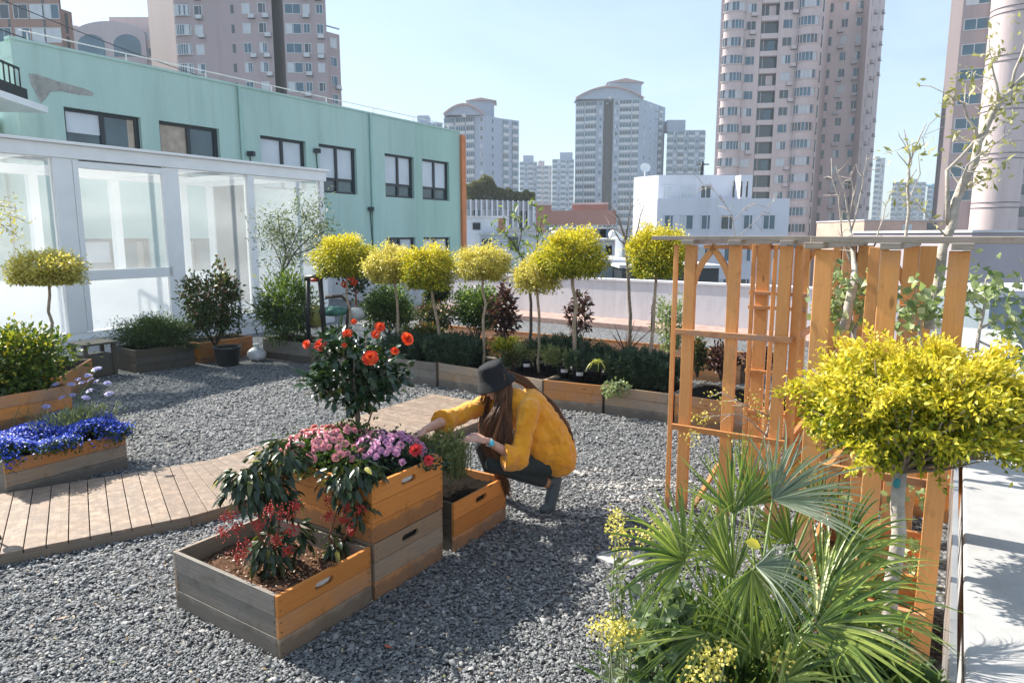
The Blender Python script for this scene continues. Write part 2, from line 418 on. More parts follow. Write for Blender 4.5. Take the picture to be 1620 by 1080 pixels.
# boardwalk
def boardwalk():
    m = M(); W_ = 1.28; th = .06; z1 = .085
    dA = Vector((.845, .535)); nA = Vector((-dA.y, dA.x)); dB = U2.copy(); nB = Vector((-dB.y, dB.x))
    Li = Vector((-2.72, 5.98))                    # inner corner on the far side
    a0 = Li - dA * 4.2
    def plank(p, q, r, s):
        vs = [(v.x, v.y, zz) for zz in (z1 - .028, z1) for v in (p, q, r, s)]
        ou, ov = random.random() * 9, random.random() * 9
        L = (r - q).length
        uvt = [(0 + ou, 0 + ov), (0 + ou, .1 + ov), (L + ou, .1 + ov), (L + ou, ov)]
        fs = [(4, 5, 6, 7), (0, 1, 5, 4), (1, 2, 6, 5), (2, 3, 7, 6), (3, 0, 4, 7)]
        m.add(vs, fs, 0, [uvt] * 5)
    pw, gap = .118, .006
    k = 0.0
    while k < 4.2 - .45:
        p = a0 + dA * k; q = a0 + dA * (k + pw)
        plank(p, q, q - nA * W_, p - nA * W_); k += pw + gap
    # fan round the bend
    kk = k; pA = a0 + dA * k; eA = pA - nA * W_
    pB = Li + dB * .5; eB = pB - nB * W_
    n = 11
    def far(t): # far edge through corner
        s1 = (Li - pA).length; s2 = (pB - Li).length; s = t * (s1 + s2)
        return pA + (Li - pA) * (s / s1) if s < s1 else Li + (pB - Li) * ((s - s1) / s2)
    for i in range(n):
        t0, t1 = i / n, (i + 1) / n - .035 / n
        plank(far(t0), far(t1), eA.lerp(eB, t1), eA.lerp(eB, t0))
    k = .5
    while k < 3.1:
        p = Li + dB * k; q = Li + dB * (k + pw)
        plank(p, q, q - nB * W_, p - nB * W_); k += pw + gap
    # edge boards
    e1 = a0 - nA * W_; e3 = Li + dB * 3.1 - nB * W_
    path = [e1, eA, eB, e3]
    for p, q in zip(path[:-1], path[1:]):
        m.bar((p.x, p.y, .03), (q.x, q.y, .03), .03, .055, 1)
    path = [a0, Li, Li + dB * 3.1]
    for p, q in zip(path[:-1], path[1:]):
        m.bar((p.x, p.y, .03), (q.x, q.y, .03), .03, .055, 1)
    struct(m.build('boardwalk_path', [MW['deck'], MW['tan']], None, bevel=.003))
boardwalk()

# right hand ledge of the roof
def ledge():
    t = T('roof_parapet', 'low pale concrete parapet with a broad flat top beside the pergola', 'parapet', UV(2, .5))
    def bx(u0, u1, v0, v1, z0, z1, name, mt, bev=.01):
        m = M(); m.prism([tuple(UV(u0, v0).xy), tuple(UV(u1, v0).xy), tuple(UV(u1, v1).xy), tuple(UV(u0, v1).xy)], z0, z1)
        return m.build(name, mt, t, bevel=bev)
    bx(-3, 12.5, .16, .75, -.4, .66, 'wall', CONC)
    bx(-3, 12.5, .13, .78, .66, .70, 'coping', CONC, .012)
    bx(-3, 12.3, .085, .11, .3, .68, 'flashing', simple('galvanised flashing', (.5, .5, .5), .35, .2, 3, metal=.6), .003)
ledge()

# rear parapet, white
def back_wall():
    t = T('rear_parapet_wall', 'long white rendered parapet wall behind the row of round yellow trees', 'wall', (2, 16.5, 0))
    d = Vector((.80, -.60)); p = Vector((.17, 18.2)); a = p - d * 16; b = p + d * 9
    n = Vector((.6, .8))
    def seg(off0, off1, z0, z1, name, mt, a=a, b=b):
        m = M(); q = [a + n * off0, b + n * off0, b + n * off1, a + n * off1]
        m.prism([tuple(x) for x in q], z0, z1); return m.build(name, mt, t, bevel=.01)
    seg(0, .22, -.4, 1.0, 'wall', WWALL); seg(-.03, .25, 1.0, 1.06, 'coping', WWALL)
    seg(-1.0, -.003, .0, .12, 'plinth', simple('pink brick paving', (.40, .27, .23), .8, .3, 6), p - d * 3, b)
back_wall()
MW['pale'] = simple('pale interior wall', (.84, .84, .85), .7, .04, 2)

# ------------------------------------------------------------------ green building
GREEN = paint_wall('mint green render', (.45, .62, .555), (.72, .8, .8), .5, .5)
GREEN2 = paint_wall('deeper green render', (.40, .58, .50), (.8, .85, .8), .5, .5)
GLASSD = simple('window glass', (.05, .085, .10), .08, .5, .6, spec=.8)
BLIND = simple('white blind behind glass', (.62, .66, .70), .3, .06, 2)
CURT = simple('beige curtain behind glass', (.45, .36, .28), .35, .2, 4)
def hit(px, P0, dr):
    r = ray(px, 372); k = r.x / r.y
    # P0.x + dr.x t = k (P0.y + dr.y t)
    return (k * P0.y - P0.x) / (dr.x - k * dr.y)
def green():
    A = Vector((-12.95, 18.6)); B = Vector((-2.56, 35.0)); d = (B - A).normalized(); n = Vector((d.y, -d.x))
    t = T('green_office_building', 'long mint green rendered building with black framed windows behind the glass house', 'building', (A.x, A.y, -12))
    tb = hit(660, A, d); te = hit(729, A, d); ztop = 7.1
    cols = [(120, 237), (265, 357), (420, 490), (510, 568), (612, 657), (670, 712)]
    ops = []
    for i, (a, b) in enumerate(cols):
        s0, s1 = hit(a, A, d), hit(b, A, d)
        ops.append((s0, s1, 3.75, 5.6, i)); ops.append((s0, s1, .1, 2.0, i))
    ops.append((hit(0, A, d) * 0 + .2 - .1, .1 + .05, -9, -8.9, 9))
    def wall(s0, s1, mt, name):
        m = M(); ss = sorted({s0, s1} | {x for o in ops for x in o[:2] if s0 < x < s1}); zz = sorted({-12, ztop} | {x for o in ops for x in o[2:4]})
        P = lambda s, z, off=0: (A.x + d.x * s - n.x * off, A.y + d.y * s - n.y * off, z)
        for i in range(len(ss) - 1):
            for j in range(len(zz) - 1):
                sm_, zm = (ss[i] + ss[i + 1]) / 2, (zz[j] + zz[j + 1]) / 2
                if any(o[0] < sm_ < o[1] and o[2] < zm < o[3] for o in ops): continue
                m.add([P(ss[i], zz[j]), P(ss[i + 1], zz[j]), P(ss[i + 1], zz[j + 1]), P(ss[i], zz[j + 1])], [(0, 1, 2, 3)])
        for o in ops:
            if s0 - .01 <= o[0] and o[1] <= s1 + .01:
                a, b, c, e = o[:4]; q = .3
                for (x0, z0, x1, z1) in ((a, c, b, c), (b, c, b, e), (b, e, a, e), (a, e, a, c)):
                    m.add([P(x0, z0), P(x1, z1), P(x1, z1, q), P(x0, z0, q)], [(0, 1, 2, 3)])
        return m.build(name, mt, t)
    wall(0, tb, GREEN, 'wall'); wall(tb, te, GREEN2, 'wall')
    # core behind the openings, other faces
    m = M(); q = lambda s, off: (A.x + d.x * s - n.x * off, A.y + d.y * s - n.y * off)
    m.prism([q(0.02, .55), q(te - .02, .55), q(te - .02, 12), q(.02, 12)], -12, ztop - .5); m.build('wall', simple('dim rooms', (.12, .13, .13), .9), t)
    for (a, b) in ((q(0, 0), q(0, 12)), (q(te, 0), q(te, 12))):
        m = M(); m.add([(a[0], a[1], -12), (b[0], b[1], -12), (b[0], b[1], ztop), (a[0], a[1], ztop)], [(0, 1, 2, 3)])
        m.build('wall', GREEN, t)
    m = M(); m.prism([q(.0, .003), q(te, .003), q(te, 12), q(0, 12)], ztop - .48, ztop - .4); m.build('roof', CONC, t)
    # parapet
    m = M(); m.prism([q(-.04, -.04), q(te + .02, -.04), q(te + .02, .25), q(-.04, .25)], ztop, ztop + .07); m.build('coping', GREEN, t)
    # orange edge strip
    m = M(); m.prism([q(te + .002, -.12), q(te + .34, -.12), q(te + .34, .3), q(te + .002, .3)], -12, ztop - .1)
    m.build('downpipe_cladding', simple('orange painted strip', (.62, .20, .07), .6, .15, 2), t)
    # windows
    for (s0, s1, z0, z1, i) in ops[:-1]:
        f = M(); w_ = .09; off = .18
        def pane(a, b, c, e, th, mb, mi, o_=0):
            mb.bar((*q(a, off + o_), (c + e) / 2), (*q(b, off + o_), (c + e) / 2), th, e - c, mi)
        sm_ = (s0 + s1) / 2
        pane(s0, s1, z0, z0 + w_, .1, f, 0); pane(s0, s1, z1 - w_, z1, .1, f, 0)
        pane(s0, s0 + w_, z0 + w_, z1 - w_, .1, f, 0); pane(s1 - w_ * 1.4, s1, z0 + w_, z1 - w_, .1, f, 0)
        pane(sm_ - .06, sm_ + .06, z0 + w_, z1 - w_, .1, f, 0)
        zt = z0 + (z1 - z0) * .30
        if i >= 3:
            pane(s0 + w_, s1 - w_ * 1.4, zt - .05, zt + .05, .085, f, 0)
        wo = f.build('window', DARKM, t)
        g = M()
        lo = zt if i >= 3 else z0 + w_
        ma = {0: (1, 2), 1: (2, 0), 2: (1, 1), 3: (1, 1), 4: (1, 1), 5: (1, 1)}[i]
        if z0 < 3 and i == 4: ma = (0, 1)
        pane(s0 + w_, sm_ - .06, lo, z1 - w_, .02, g, ma[0], .02); pane(sm_ + .06, s1 - w_ * 1.4, lo, z1 - w_, .02, g, ma[1], .02)
        if i == 0:
            g = M(); pane(s0 + w_, sm_ - .06, z0 + 1.2, z1 - w_, .02, g, 1, .02); pane(s0 + w_, sm_ - .06, z0 + w_, z0 + 1.2, .02, g, 0, .02)
            pane(sm_ + .06, sm_ + .75, lo, z1 - w_, .02, g, 0, .02); pane(sm_ + .75, s1 - w_ * 1.4, lo, z1 - w_, .02, g, 2, .02)
        if i >= 3: pane(s0 + w_, s1 - w_ * 1.4, z0 + w_, zt, .02, g, 0, .03)
        g.build('pane', [GLASSD, BLIND, CURT], wo)
    # peeled render patch at the corner (a thin relief of bare mortar)
    m = M(); zc = 5.95
    pts = [(.35, .30), (.7, .33), (1.4, .22), (2.6, .12), (3.0, .02), (2.9, -.10), (2.2, -.13), (1.6, -.10), (1.15, -.18), (.95, -.42), (.72, -.62), (.6, -.35), (.42, -.05)]
    for a in pts: pass
    vs = [(*q(a[0] * .62 + .12, -.006), zc + .12 + a[1] * .8) for a in pts]; m.add(vs, [tuple(range(len(pts)))])
    m.build('bare_patch', simple('bare mortar', (.34, .34, .31), .9, .3, 5, bmp=.5), t)
    # railing on the roof edge
    m = M()
    for s in np.arange(.5, te, 2.6): m.tube([(*q(s, .2), ztop), (*q(s, .2), ztop + .32)], .02, 5)
    m.tube([(*q(.3, .2), ztop + .32), (*q(te, .2), ztop + .32)], .018, 5); m.build('railing', simple('galvanised rail', (.6, .6, .6), .4), t)
    for s_, z_ in ((hit(586, A, d), 3.2), (hit(402, A, d), 4.9), (hit(505, A, d), 5.3)):
        m = M(); m.box((*q(s_, -.10), z_), (.22, .2, .16)); m.tube([(*q(s_, -.02), z_), (*q(s_ + .1, -.02), z_ - 1.6), (*q(s_ + .1, -.02), z_ - 5)], .018, 5); m.build('wall_lamp', DARKM, t)
    for s_ in (hit(390, A, d), hit(590, A, d)):
        m = M(); m.tube([(*q(s_, -.06), ztop), (*q(s_, -.06), -8)], .05, 8); m.build('drainpipe', GREEN2, t)
    # side wing at the far left with a small balcony
    w2 = M(); C0 = Vector(q(0, 0)); nn = Vector((-n.x, -n.y))
    a = C0 + nn * .9 - d * .1; b = a - d * 7; c_ = b + nn * 9; e = a + nn * 9
    w2.prism([tuple(a), tuple(b), tuple(c_), tuple(e)], -12, ztop - 1.9, 0); w2.build('side_wing', GREEN, t)
    m = M(); pb = a - d * .3 + n * -.0
    zb = D(20, 172, 18.2).z
    p0 = D(36, 172, 18.3); p1 = D(-60, 180, 15.8)
    m.bar((p0.x, p0.y, zb), (p1.x, p1.y, zb), 1.2, .16); m.build('balcony_slab', WHITE, t)
    m = M()
    for k in range(12):
        p = p0.lerp(p1, k / 11); m.tube([(p.x, p.y, zb + .08), (p.x, p.y, zb + 1.0)], .02, 5)
    m.bar((p0.x, p0.y, zb + 1.0), (p1.x, p1.y, zb + 1.0), .05, .05)
    m.bar((p0.x, p0.y, zb + .3), (p1.x, p1.y, zb + .3), .3, .4)
    m.build('balcony_railing', BLACK, t)
green()

# ------------------------------------------------------------------ glass house
def glass_mat(lo=.16, hi=.38, nm='hazy greenhouse glass'):
    m = bpy.data.materials.new(nm); m.use_nodes = True; nt = m.node_tree; nt.nodes.clear()
    out = N(nt, 'OutputMaterial'); tr = N(nt, 'BsdfTransparent'); df = N(nt, 'BsdfDiffuse'); gl = N(nt, 'BsdfGlossy'); gl.inputs['Roughness'].default_value = .05
    tr.inputs[0].default_value = (.97, .985, .985, 1); df.inputs[0].default_value = (.92, .93, .94, 1)
    tl = N(nt, 'BsdfTranslucent'); tl.inputs[0].default_value = (.93, .94, .95, 1)
    a = N(nt, 'MixShader'); a.inputs[0].default_value = .7; nt.links.new(df.outputs[0], a.inputs[1]); nt.links.new(tl.outputs[0], a.inputs[2])
    tc = N(nt, 'TexCoord').outputs['Object']
    mg = N(nt, 'Mapping'); mg.inputs['Scale'].default_value = (.5, .5, 1.6); mg.inputs['Rotation'].default_value = (.5, .3, 0); nt.links.new(tc, mg.inputs[0]); f = ramp(nt, noise(nt, .6, 3, mg.outputs[0]), [(lo,) * 3, (hi,) * 3], [.35, .65])
    b = N(nt, 'MixShader'); nt.links.new(f, b.inputs[0]); nt.links.new(tr.outputs[0], b.inputs[1]); nt.links.new(a.outputs[0], b.inputs[2])
    fr = N(nt, 'Fresnel'); fr.inputs[0].default_value = 1.28
    c_ = N(nt, 'MixShader'); nt.links.new(fr.outputs[0], c_.inputs[0]); nt.links.new(b.outputs[0], c_.inputs[1]); nt.links.new(gl.outputs[0], c_.inputs[2])
    nt.links.new(c_.outputs[0], out.inputs[0]); return m
GH = glass_mat(.13, .24); GHR = glass_mat(0, .02, 'clear roof glass')
def glasshouse():
    P0 = Vector((-7.3, 11.9)); d = Vector((.512, .859)); n = Vector((d.y, -d.x))      # n points to the terrace
    t = T('glass_house', 'long white framed glass house with milky panes along the left side of the terrace', 'greenhouse', (P0.x, P0.y, 0))
    zt = 3.58; zb = .34
    s = {px: hit(px, P0, d) for px in (-140, -60, 108, 278, 400, 514)}
    S0, S1 = s[-140] - 2.0, s[514]
    q = lambda a, off=0: (P0.x + d.x * a - n.x * off, P0.y + d.y * a - n.y * off)
    Wd = 4.2
    m = M(); m.prism([q(S0, -.12), q(S1 + .1, -.12), q(S1 + .1, .2), q(S0, .2)], 0, zb); m.build('curb', WWALL, t, bevel=.01)
    def box(a, b, o0, o1, z0, z1, name='frame'):
        m = M(); m.prism([q(a, o0), q(b, o0), q(b, o1), q(a, o1)], z0, z1); return m.build(name, WHITE, t, bevel=.006)
    box(S0, S1 + .06, -.06, .12, zt - .22, zt, 'top_rail'); box(S0, S1 + .12, -.13, .16, zt + .002, zt + .05, 'gutter')
    box(S0, S1, -.02, .08, zb, zb + .10, 'bottom_rail')
    posts = [(s[108], .30), (s[278], .26), (s[400], .16), (s[514] - .06, .12), (s[-60], .25)]
    for a, w_ in posts: box(a - w_ / 2, a + w_ / 2, -.035, .11, zb + .1, zt - .22, 'post')
    # door leaf frame between the first two posts
    a, b = s[108] + .15, s[278] - .13
    for (x0, x1, z0, z1) in ((a, b, 1.32, 1.50), (a + .004, a + .09, .45, 3.34), (b - .09, b - .004, .45, 3.34), (a + .09, b - .09, 3.22, 3.34)):
        box(x0, x1, -.05, .02, z0, z1, 'door_frame')
    m = M(); m.prism([q(a + .1, -.06), q(b - .1, -.06), q(b - .1, -.045), q(a + .1, -.045)], 3.335, 3.35); m.build('door_seal', DARKM, t)
    # panes
    ed = [S0] + sorted(x for x, _ in posts) ; 
    for a, b in zip(ed[:-1], ed[1:]):
        m = M(); m.prism([q(a + .12, .03), q(b - .1, .03), q(b - .1, .042), q(a + .12, .042)], zb + .1, zt - .22); m.build('pane', GH, t)
    # end wall panes & back frame
    m = M(); m.prism([q(S1 - .02, .15), q(S1 - .008, .15), q(S1 - .008, Wd), q(S1 - .02, Wd)], zb, zt - .2); m.build('pane', GH, t)
    box(S0, S1, Wd - .1, Wd + .1, zt - .2, zt, 'top_rail')
    k = S0 + .3
    while k < S1:
        box(k - .09, k + .09, Wd - .09, Wd + .09, 1.1, zt - .2, 'rear_post'); k += 1.75
    box(S1 - .07, S1 + .05, Wd - .11, Wd + .11, .0, zt, 'rear_post'); box(S1 - .05, S1 + .03, .12, Wd - .1, zt - .2, zt, 'top_rail')
    m = M(); m.prism([q(S0, Wd + .3), q(S1 + 5, Wd + .3), q(S1 + 5, Wd + .55), q(S0, Wd + .55)], -.3, 1.12); m.build('rear_wall', MW['pale'], t)
    m = M(); m.prism([q(S0, .2), q(S1, .2), q(S1, Wd + .3), q(S0, Wd + .3)], .002, .06); m.build('floor', MW['pale'], t)
    k = S0 + .4
    while k < S1:
        box(k - .05, k + .05, .12, Wd - .1, zt - .15, zt - .02, 'rafter'); k += 1.75
    m = M(); m.prism([q(S0, .0), q(S1, .0), q(S1, Wd), q(S0, Wd)], zt + .055, zt + .068); m.build('roof_pane', GHR, t)
glasshouse()

# ------------------------------------------------------------------ the city
m = M(); m.box((0, 700, -16), (5000, 3000, .4)); struct(m.build('city_ground', simple('city ground', (.22, .22, .23), .9, .4, .02)))
TGL = {}
def tglass(name, col, rough=.12):
    return simple(name, col, rough, .6, .12, spec=.8)
TG1 = tglass('blue grey tower glass', (.04, .11, .16)); TG2 = tglass('dark tower glass', (.035, .05, .06)); TCU = simple('pale curtain behind tower glass', (.48, .52, .55), .4, .1, 1)
TFR = simple('pale window frame', (.52, .54, .56), .5, .05, 2)
PROTO = {}
def proto(kind, w_, h_, fr):
    key = (kind, round(w_, 2), round(h_, 2), fr.name)
    if key in PROTO: return PROTO[key]
    out = []
    for var in range(4):
        m = M(); gl = [1, 2, 1, 3][var]
        if kind == 'win':
            nm = 'window'; b = .09
            m.box((0, -.02, 0), (w_, .06, b), mi=0).box((0, -.02, h_), (w_ + .1, .12, b), mi=0)
            m.box((-w_ / 2 + b / 2, -.02, h_ / 2), (b, .06, h_ - b), mi=0).box((w_ / 2 - b / 2, -.02, h_ / 2), (b, .06, h_ - b), mi=0)
            m.box((random.choice([-.15, 0, .15]) * w_, -.02, h_ / 2), (b * .8, .05, h_ - b), mi=0)
            m.box((0, -.01, h_ / 2), (w_ - b * 2, .015, h_ - b), mi=gl)
            if var == 0: m.box((-w_ * .25, -.015, h_ / 2), (w_ * .4, .02, h_ - b), mi=3)
        elif kind == 'strip':
            nm = 'window_band'; b = .1
            m.box((0, -.02, 0), (w_, .1, b), mi=0).box((0, -.02, h_), (w_, .1, b), mi=0)
            k = int(w_ / 1.4)
            for i in range(k + 1): m.box((-w_ / 2 + i * w_ / k, -.02, h_ / 2), (b, .08, h_ - b), mi=0)
            for i in range(k): m.box((-w_ / 2 + (i + .5) * w_ / k, -.01, h_ / 2), (w_ / k - b, .02, h_ - b), mi=random.choice([1, 1, 3, gl]))
        elif kind == 'ac':
            nm = 'air_conditioner'
            m.box((0, -.25, .3), (.9, .42, .62), mi=0).box((0, -.3, -.06), (1.1, .6, .06), mi=2)
        elif kind == 'balc':
            nm = 'balcony'
            m.box((0, -.50, -.45), (w_ + .05, 1.0, .85), mi=0)
            m.box((0, -.02, h_ / 2), (w_, .03, h_), mi=2)
            m.box((w_ * .1, -.06, h_ * .5), (w_ * .36, .06, h_ * .8), mi=random.choice([0, 1, 2]))
            m.box((-w_ * .3, -.05, h_ * .5), (.1, .06, h_), mi=0)
        elif kind in ('bay', 'bayb'):
            nm = 'bay_window'; R = w_ / 2; dp = .62 if kind == 'bay' else .35
            nseg = 10
            def arc(rad, i, n=nseg): a = PI * i / n; return (-rad * math.cos(a), -rad * math.sin(a) * dp)
            for i in range(nseg):
                p, q = arc(R, i), arc(R, i + 1)
                m.add([(*p, 0), (*q, 0), (*q, h_), (*p, h_)], [(0, 1, 2, 3)], random.choice([1, 1, 3, gl]))
            for i in range(0, nseg + 1, 1):
                p = arc(R + .03, i); m.box((p[0], p[1], h_ / 2), (.10, .10, h_), mi=0)
            for zz in (0, h_): 
                for i in range(nseg):
                    p, q = arc(R + .04, i), arc(R + .04, i + 1); m.bar((*p, zz), (*q, zz), .14, .10, 0)
        elif kind == 'apt':
            nm = 'balcony'
            m.box((0, -.45, .5), (w_, .08, 1.0), mi=0).box((0, -.2, 0), (w_, .5, .16), mi=0)
            m.box((0, -.012, h_ / 2 + .25), (w_ - .1, .02, h_ - .5), mi=gl if gl != 3 else 1)
            for k in (-.25, .0, .25): m.box((k * w_, -.03, h_ / 2 + .3), (.1, .05, h_ - .6), mi=0)
        elif kind == 'slit':
            nm = 'window'; m.box((0, -.01, h_ / 2), (w_, .04, h_), mi=2)
        out.append((nm, m))
    meshes = []
    for nm, m in out:
        o = m.build(nm, [fr, TG1, TG2, TCU]); meshes.append((nm, o.data)); bpy.data.objects.remove(o)
    PROTO[key] = meshes; return meshes
def tower(name, label, cat, foot, top, fh, facs, mat, zphase=0, zbot=-15, fr=None, limit=98, roof=None, zmin=-3, mats=None, group=None):
    """foot: corner points as (photo column, distance); top: (row, distance) of the roofline"""
    fr = fr or TFR
    rr_ = max(top[0], 60); P = [D(px, rr_, Y).xy for px, Y in foot]
    zt = D(foot[0][0], top[0], top[1]).z
    ctr = sum((Vector(p) for p in P), Vector((0, 0))) / len(P)
    t = T(name, label, cat, (ctr.x, ctr.y, zbot), 0, group)
    m = M(); m.prism([tuple(p) for p in P], zbot, zt)
    if mats:
        for k in range(len(P)):
            if k in mats: m.m[k] = mats[k][0]
        m.build('wall', [mat] + [x[1] for x in sorted(mats.values(), key=lambda x: x[0])], t)
    else: m.build('wall', mat, t)
    inst = []
    for i, cols in facs.items():
        a, b = Vector(P[i]), Vector(P[(i + 1) % len(P)]); d = (b - a); L = d.length; d.normalize(); n = Vector((d.y, -d.x))
        if n.dot(-a) < 0: n = -n
        Rm = Matrix(((d.x, -n.x, 0), (d.y, -n.y, 0), (0, 0, 1)))
        if Rm.determinant() < 0: Rm = Matrix(((-d.x, -n.x, 0), (-d.y, -n.y, 0), (0, 0, 1)))
        for (frac, kind, w_, h_, zo, *rest) in cols:
            prob = rest[0] if rest else 1.0
            pm = proto(kind, w_, h_, fr)
            z = zt - fh - zphase + zo
            while z > zmin:
                if random.random() < prob:
                    off = .01 if kind != 'balc' else -.0
                    p = a + d * (L * frac) + n * off
                    j = random.random() * .25 if kind == 'ac' else 0
                    inst.append((p.length + abs(z) * .3, Vector((p.x + d.x * j * 2, p.y + d.y * j * 2, z + j)), Rm, random.choice(pm)))
                z -= fh
            if kind == 'balc':
                pass
    inst.sort(key=lambda x: x[0])
    by = {}
    for it in inst: by.setdefault(it[3][0], []).append(it)
    for nm, lst in by.items():
        for it in lst[:limit]:
            o = bpy.data.objects.new(nm, it[3][1]); C.objects.link(o); o.parent = t
            o.matrix_local = Matrix.Translation(it[1] - ORG[t.name]) @ it[2].to_4x4()
        rest = lst[limit:]
        if rest:
            mm = M()
            for it in rest:
                me = it[3][1]; b = len(mm.v)
                for v in me.vertices: mm.v.append(tuple(it[1] + it[2] @ v.co))
                for p in me.polygons:
                    mm.f.append([b + k for k in p.vertices]); mm.m.append(p.material_index); mm.sm.append(False); mm.uv.append([(0, 0)] * len(p.vertices)); mm.r.append(.5)
            o = mm.build(nm + 's', [fr, TG1, TG2, TCU], t); o['kind'] = 'stuff'
    if roof: roof(t, P, zt)
    return t, P, zt
def floors(n_, k): return [i / n_ for i in range(1, n_)]
TPINK = paint_wall('dusty pink tower render', (.36, .295, .30), (.75, .75, .8), .5, .06)
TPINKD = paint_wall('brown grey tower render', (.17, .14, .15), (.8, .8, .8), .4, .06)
TPINKL = paint_wall('pale pink tower render', (.57, .47, .46), (.8, .72, .72), .5, .08)
TBROWN = paint_wall('brown tiled tower wall', (.30, .18, .14), (.7, .7, .7), .4, .1)
TWHT = paint_wall('pale blue white tower render', (.33, .39, .48), (.85, .85, .88), .3, .05)
TWHT2 = paint_wall('pale grey tower render', (.46, .44, .46), (.85, .85, .88), .3, .05)
TBRICK = paint_wall('red brick', (.36, .17, .13), (.8, .8, .8), .3, .2)

# brown block, far left
def rf(t, P, zt):
    m = M()
    for k in range(len(P)):
        m.bar((*P[k], zt + .2), (*P[(k + 1) % len(P)], zt + .2), .4, .4)
    m.build('parapet', TBROWN, t)
Y = 112
tower('office_tower', 'brown tiled tower with dark square windows at the far left of the skyline', 'tower',
      [(-120, Y), (98, Y), (99, Y + 16), (-120, Y + 16)], (-40, Y), 3.45,
      {0: [(x, 'win', 2.3, 2.1, .6) for x in (.30, .44, .585, .72, .84, .945)] + [(x + .045, 'slit', .35, 3.4, 0) for x in (.585, .84)]}, TBROWN, zphase=.1, roof=rf)
tower('office_tower', 'lower brown wing beside the tall brown tower at far left', 'tower',
      [(98, Y + 1), (117, Y + 3), (117, Y + 14), (98, Y + 14)], (10, Y), 3.45, {0: [(.5, 'slit', .5, 3, 0)]}, TBROWN)
# pink building with arched loggias
def arch_roof(t, P, zt):
    a, b = Vector(P[0]), Vector(P[1]); d = (b - a); L = d.length; d.normalize(); n = Vector((d.y, -d.x))
    if n.dot(-a) < 0: n = -n
    m = M(); c0 = a + d * L * .45
    # white gable front with two arched openings
    def pt(s, z, o): p = c0 + d * s + n * o; return (p.x, p.y, z)
    W = 7.6; pr = []
    for k in range(13):
        s = -W + 2 * W * k / 12; pr.append((s, zt - 1.2 + 2.6 * max(0, 1 - (s / W) ** 2) ** .6))
    poly = [(-W, zt - 13)] + pr + [(W, zt - 13)]
    vs = [pt(s, z, .5) for s, z in poly] + [pt(s, z, -.5) for s, z in poly]; k = len(poly)
    m.add(vs, [tuple(range(k))] + [(i, k + i, k + (i + 1) % k, (i + 1) % k) for i in range(k)]); m.build('gable_front', TWHT2, t)
    for sx in (-3.7, 3.7):
        m = M(); q = [(sx - 2.8, zt - 5.6), (sx + 2.8, zt - 5.6)] + [(sx + 2.8 * math.cos(PI * i / 8), zt - 3.2 + 2.0 * math.sin(PI * i / 8)) for i in range(9)]
        m.add([pt(s, z, .56) for s, z in q], [tuple(range(len(q)))]); m.box((0, 0, -200), (.01, .01, .01)) if 0 else None
        m.build('arched_opening', TG1, t)
        m = M(); m.bar(pt(sx - 2.6, zt - 9.7, .6), pt(sx + 2.6, zt - 9.7, .6), .1, 3.0); m.build('window', TG1, t)
    m = M(); m.prism([tuple((a + d * L * x - n * y)) for x, y in ((.36, 3), (.36, 9), (.92, 9), (.92, 3))], zt - .1, D(160, 20, 150).z)
    m.build('roof_house', TPINKL, t)
    m = M(); m.bar(pt(-12, zt + .4, -2), pt(-7, zt + .4, -2), 3, .8); m.build('roof_house', TPINKL, t)
tower('apartment_tower', 'pale pink apartment block with a white gable and two arched openings', 'tower',
      [(116, 150), (245, 150), (245, 166), (116, 166)], (46, 150), 3.1,
      {0: [(x, 'win', 1.5, 1.6, .8) for x in (.12, .2, .76, .86, .95)]}, TPINKL, roof=arch_roof)
# tall pink tower, left
tower('apartment_tower', 'tall dusty pink tower with stacked bay windows rising behind the green building', 'tower',
      [(237, 134), (278, 118), (432, 116), (432, 140), (237, 150)], (-60, 118), 3.0,
      {1: [(.09, 'bayb', 2.6, 1.6, .7), (.25, 'win', 1.4, 1.5, .7), (.25, 'ac', 1, 1, 0, .8), (.60, 'slit', .5, 1.3, .8), (.74, 'win', 1.35, 1.5, .7), (.80, 'ac', 1, 1, -.1, .6), (.90, 'win', 1.35, 1.5, .7), (.93, 'ac', 1, 1, -.2, .5)]},
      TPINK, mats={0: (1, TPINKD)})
tower('apartment_tower', 'slimmer dusty pink tower joined to the right of the tall bay windowed tower', 'tower',
      [(430, 124), (450, 116.5), (517, 117), (517, 138), (430, 138)], (-60, 118), 3.0,
      {1: [(.22, 'win', 2.6, 1.5, .7), (.54, 'win', 1.1, 1.4, .8), (.5, 'ac', 1, 1, 0, .8), (.85, 'win', 1.1, 1.4, .8), (.82, 'ac', 1, 1, -.2, .6)]},
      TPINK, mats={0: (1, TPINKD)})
tower('apartment_tower', 'narrow lower pink block at the right shoulder of the slim pink tower', 'tower',
      [(516.5, 119), (537, 121), (537, 136), (516.5, 136)], (50, 119), 3.0,
      {0: [(.5, 'win', 1.3, 1.5, .7), (.62, 'ac', 1, 1, 0, .7)]}, TPINK, roof=lambda t, P, zt: M().bar((*P[0], zt + .9), (*P[1], zt + .9), .3, .15).build('roof_frame', TWHT, t))
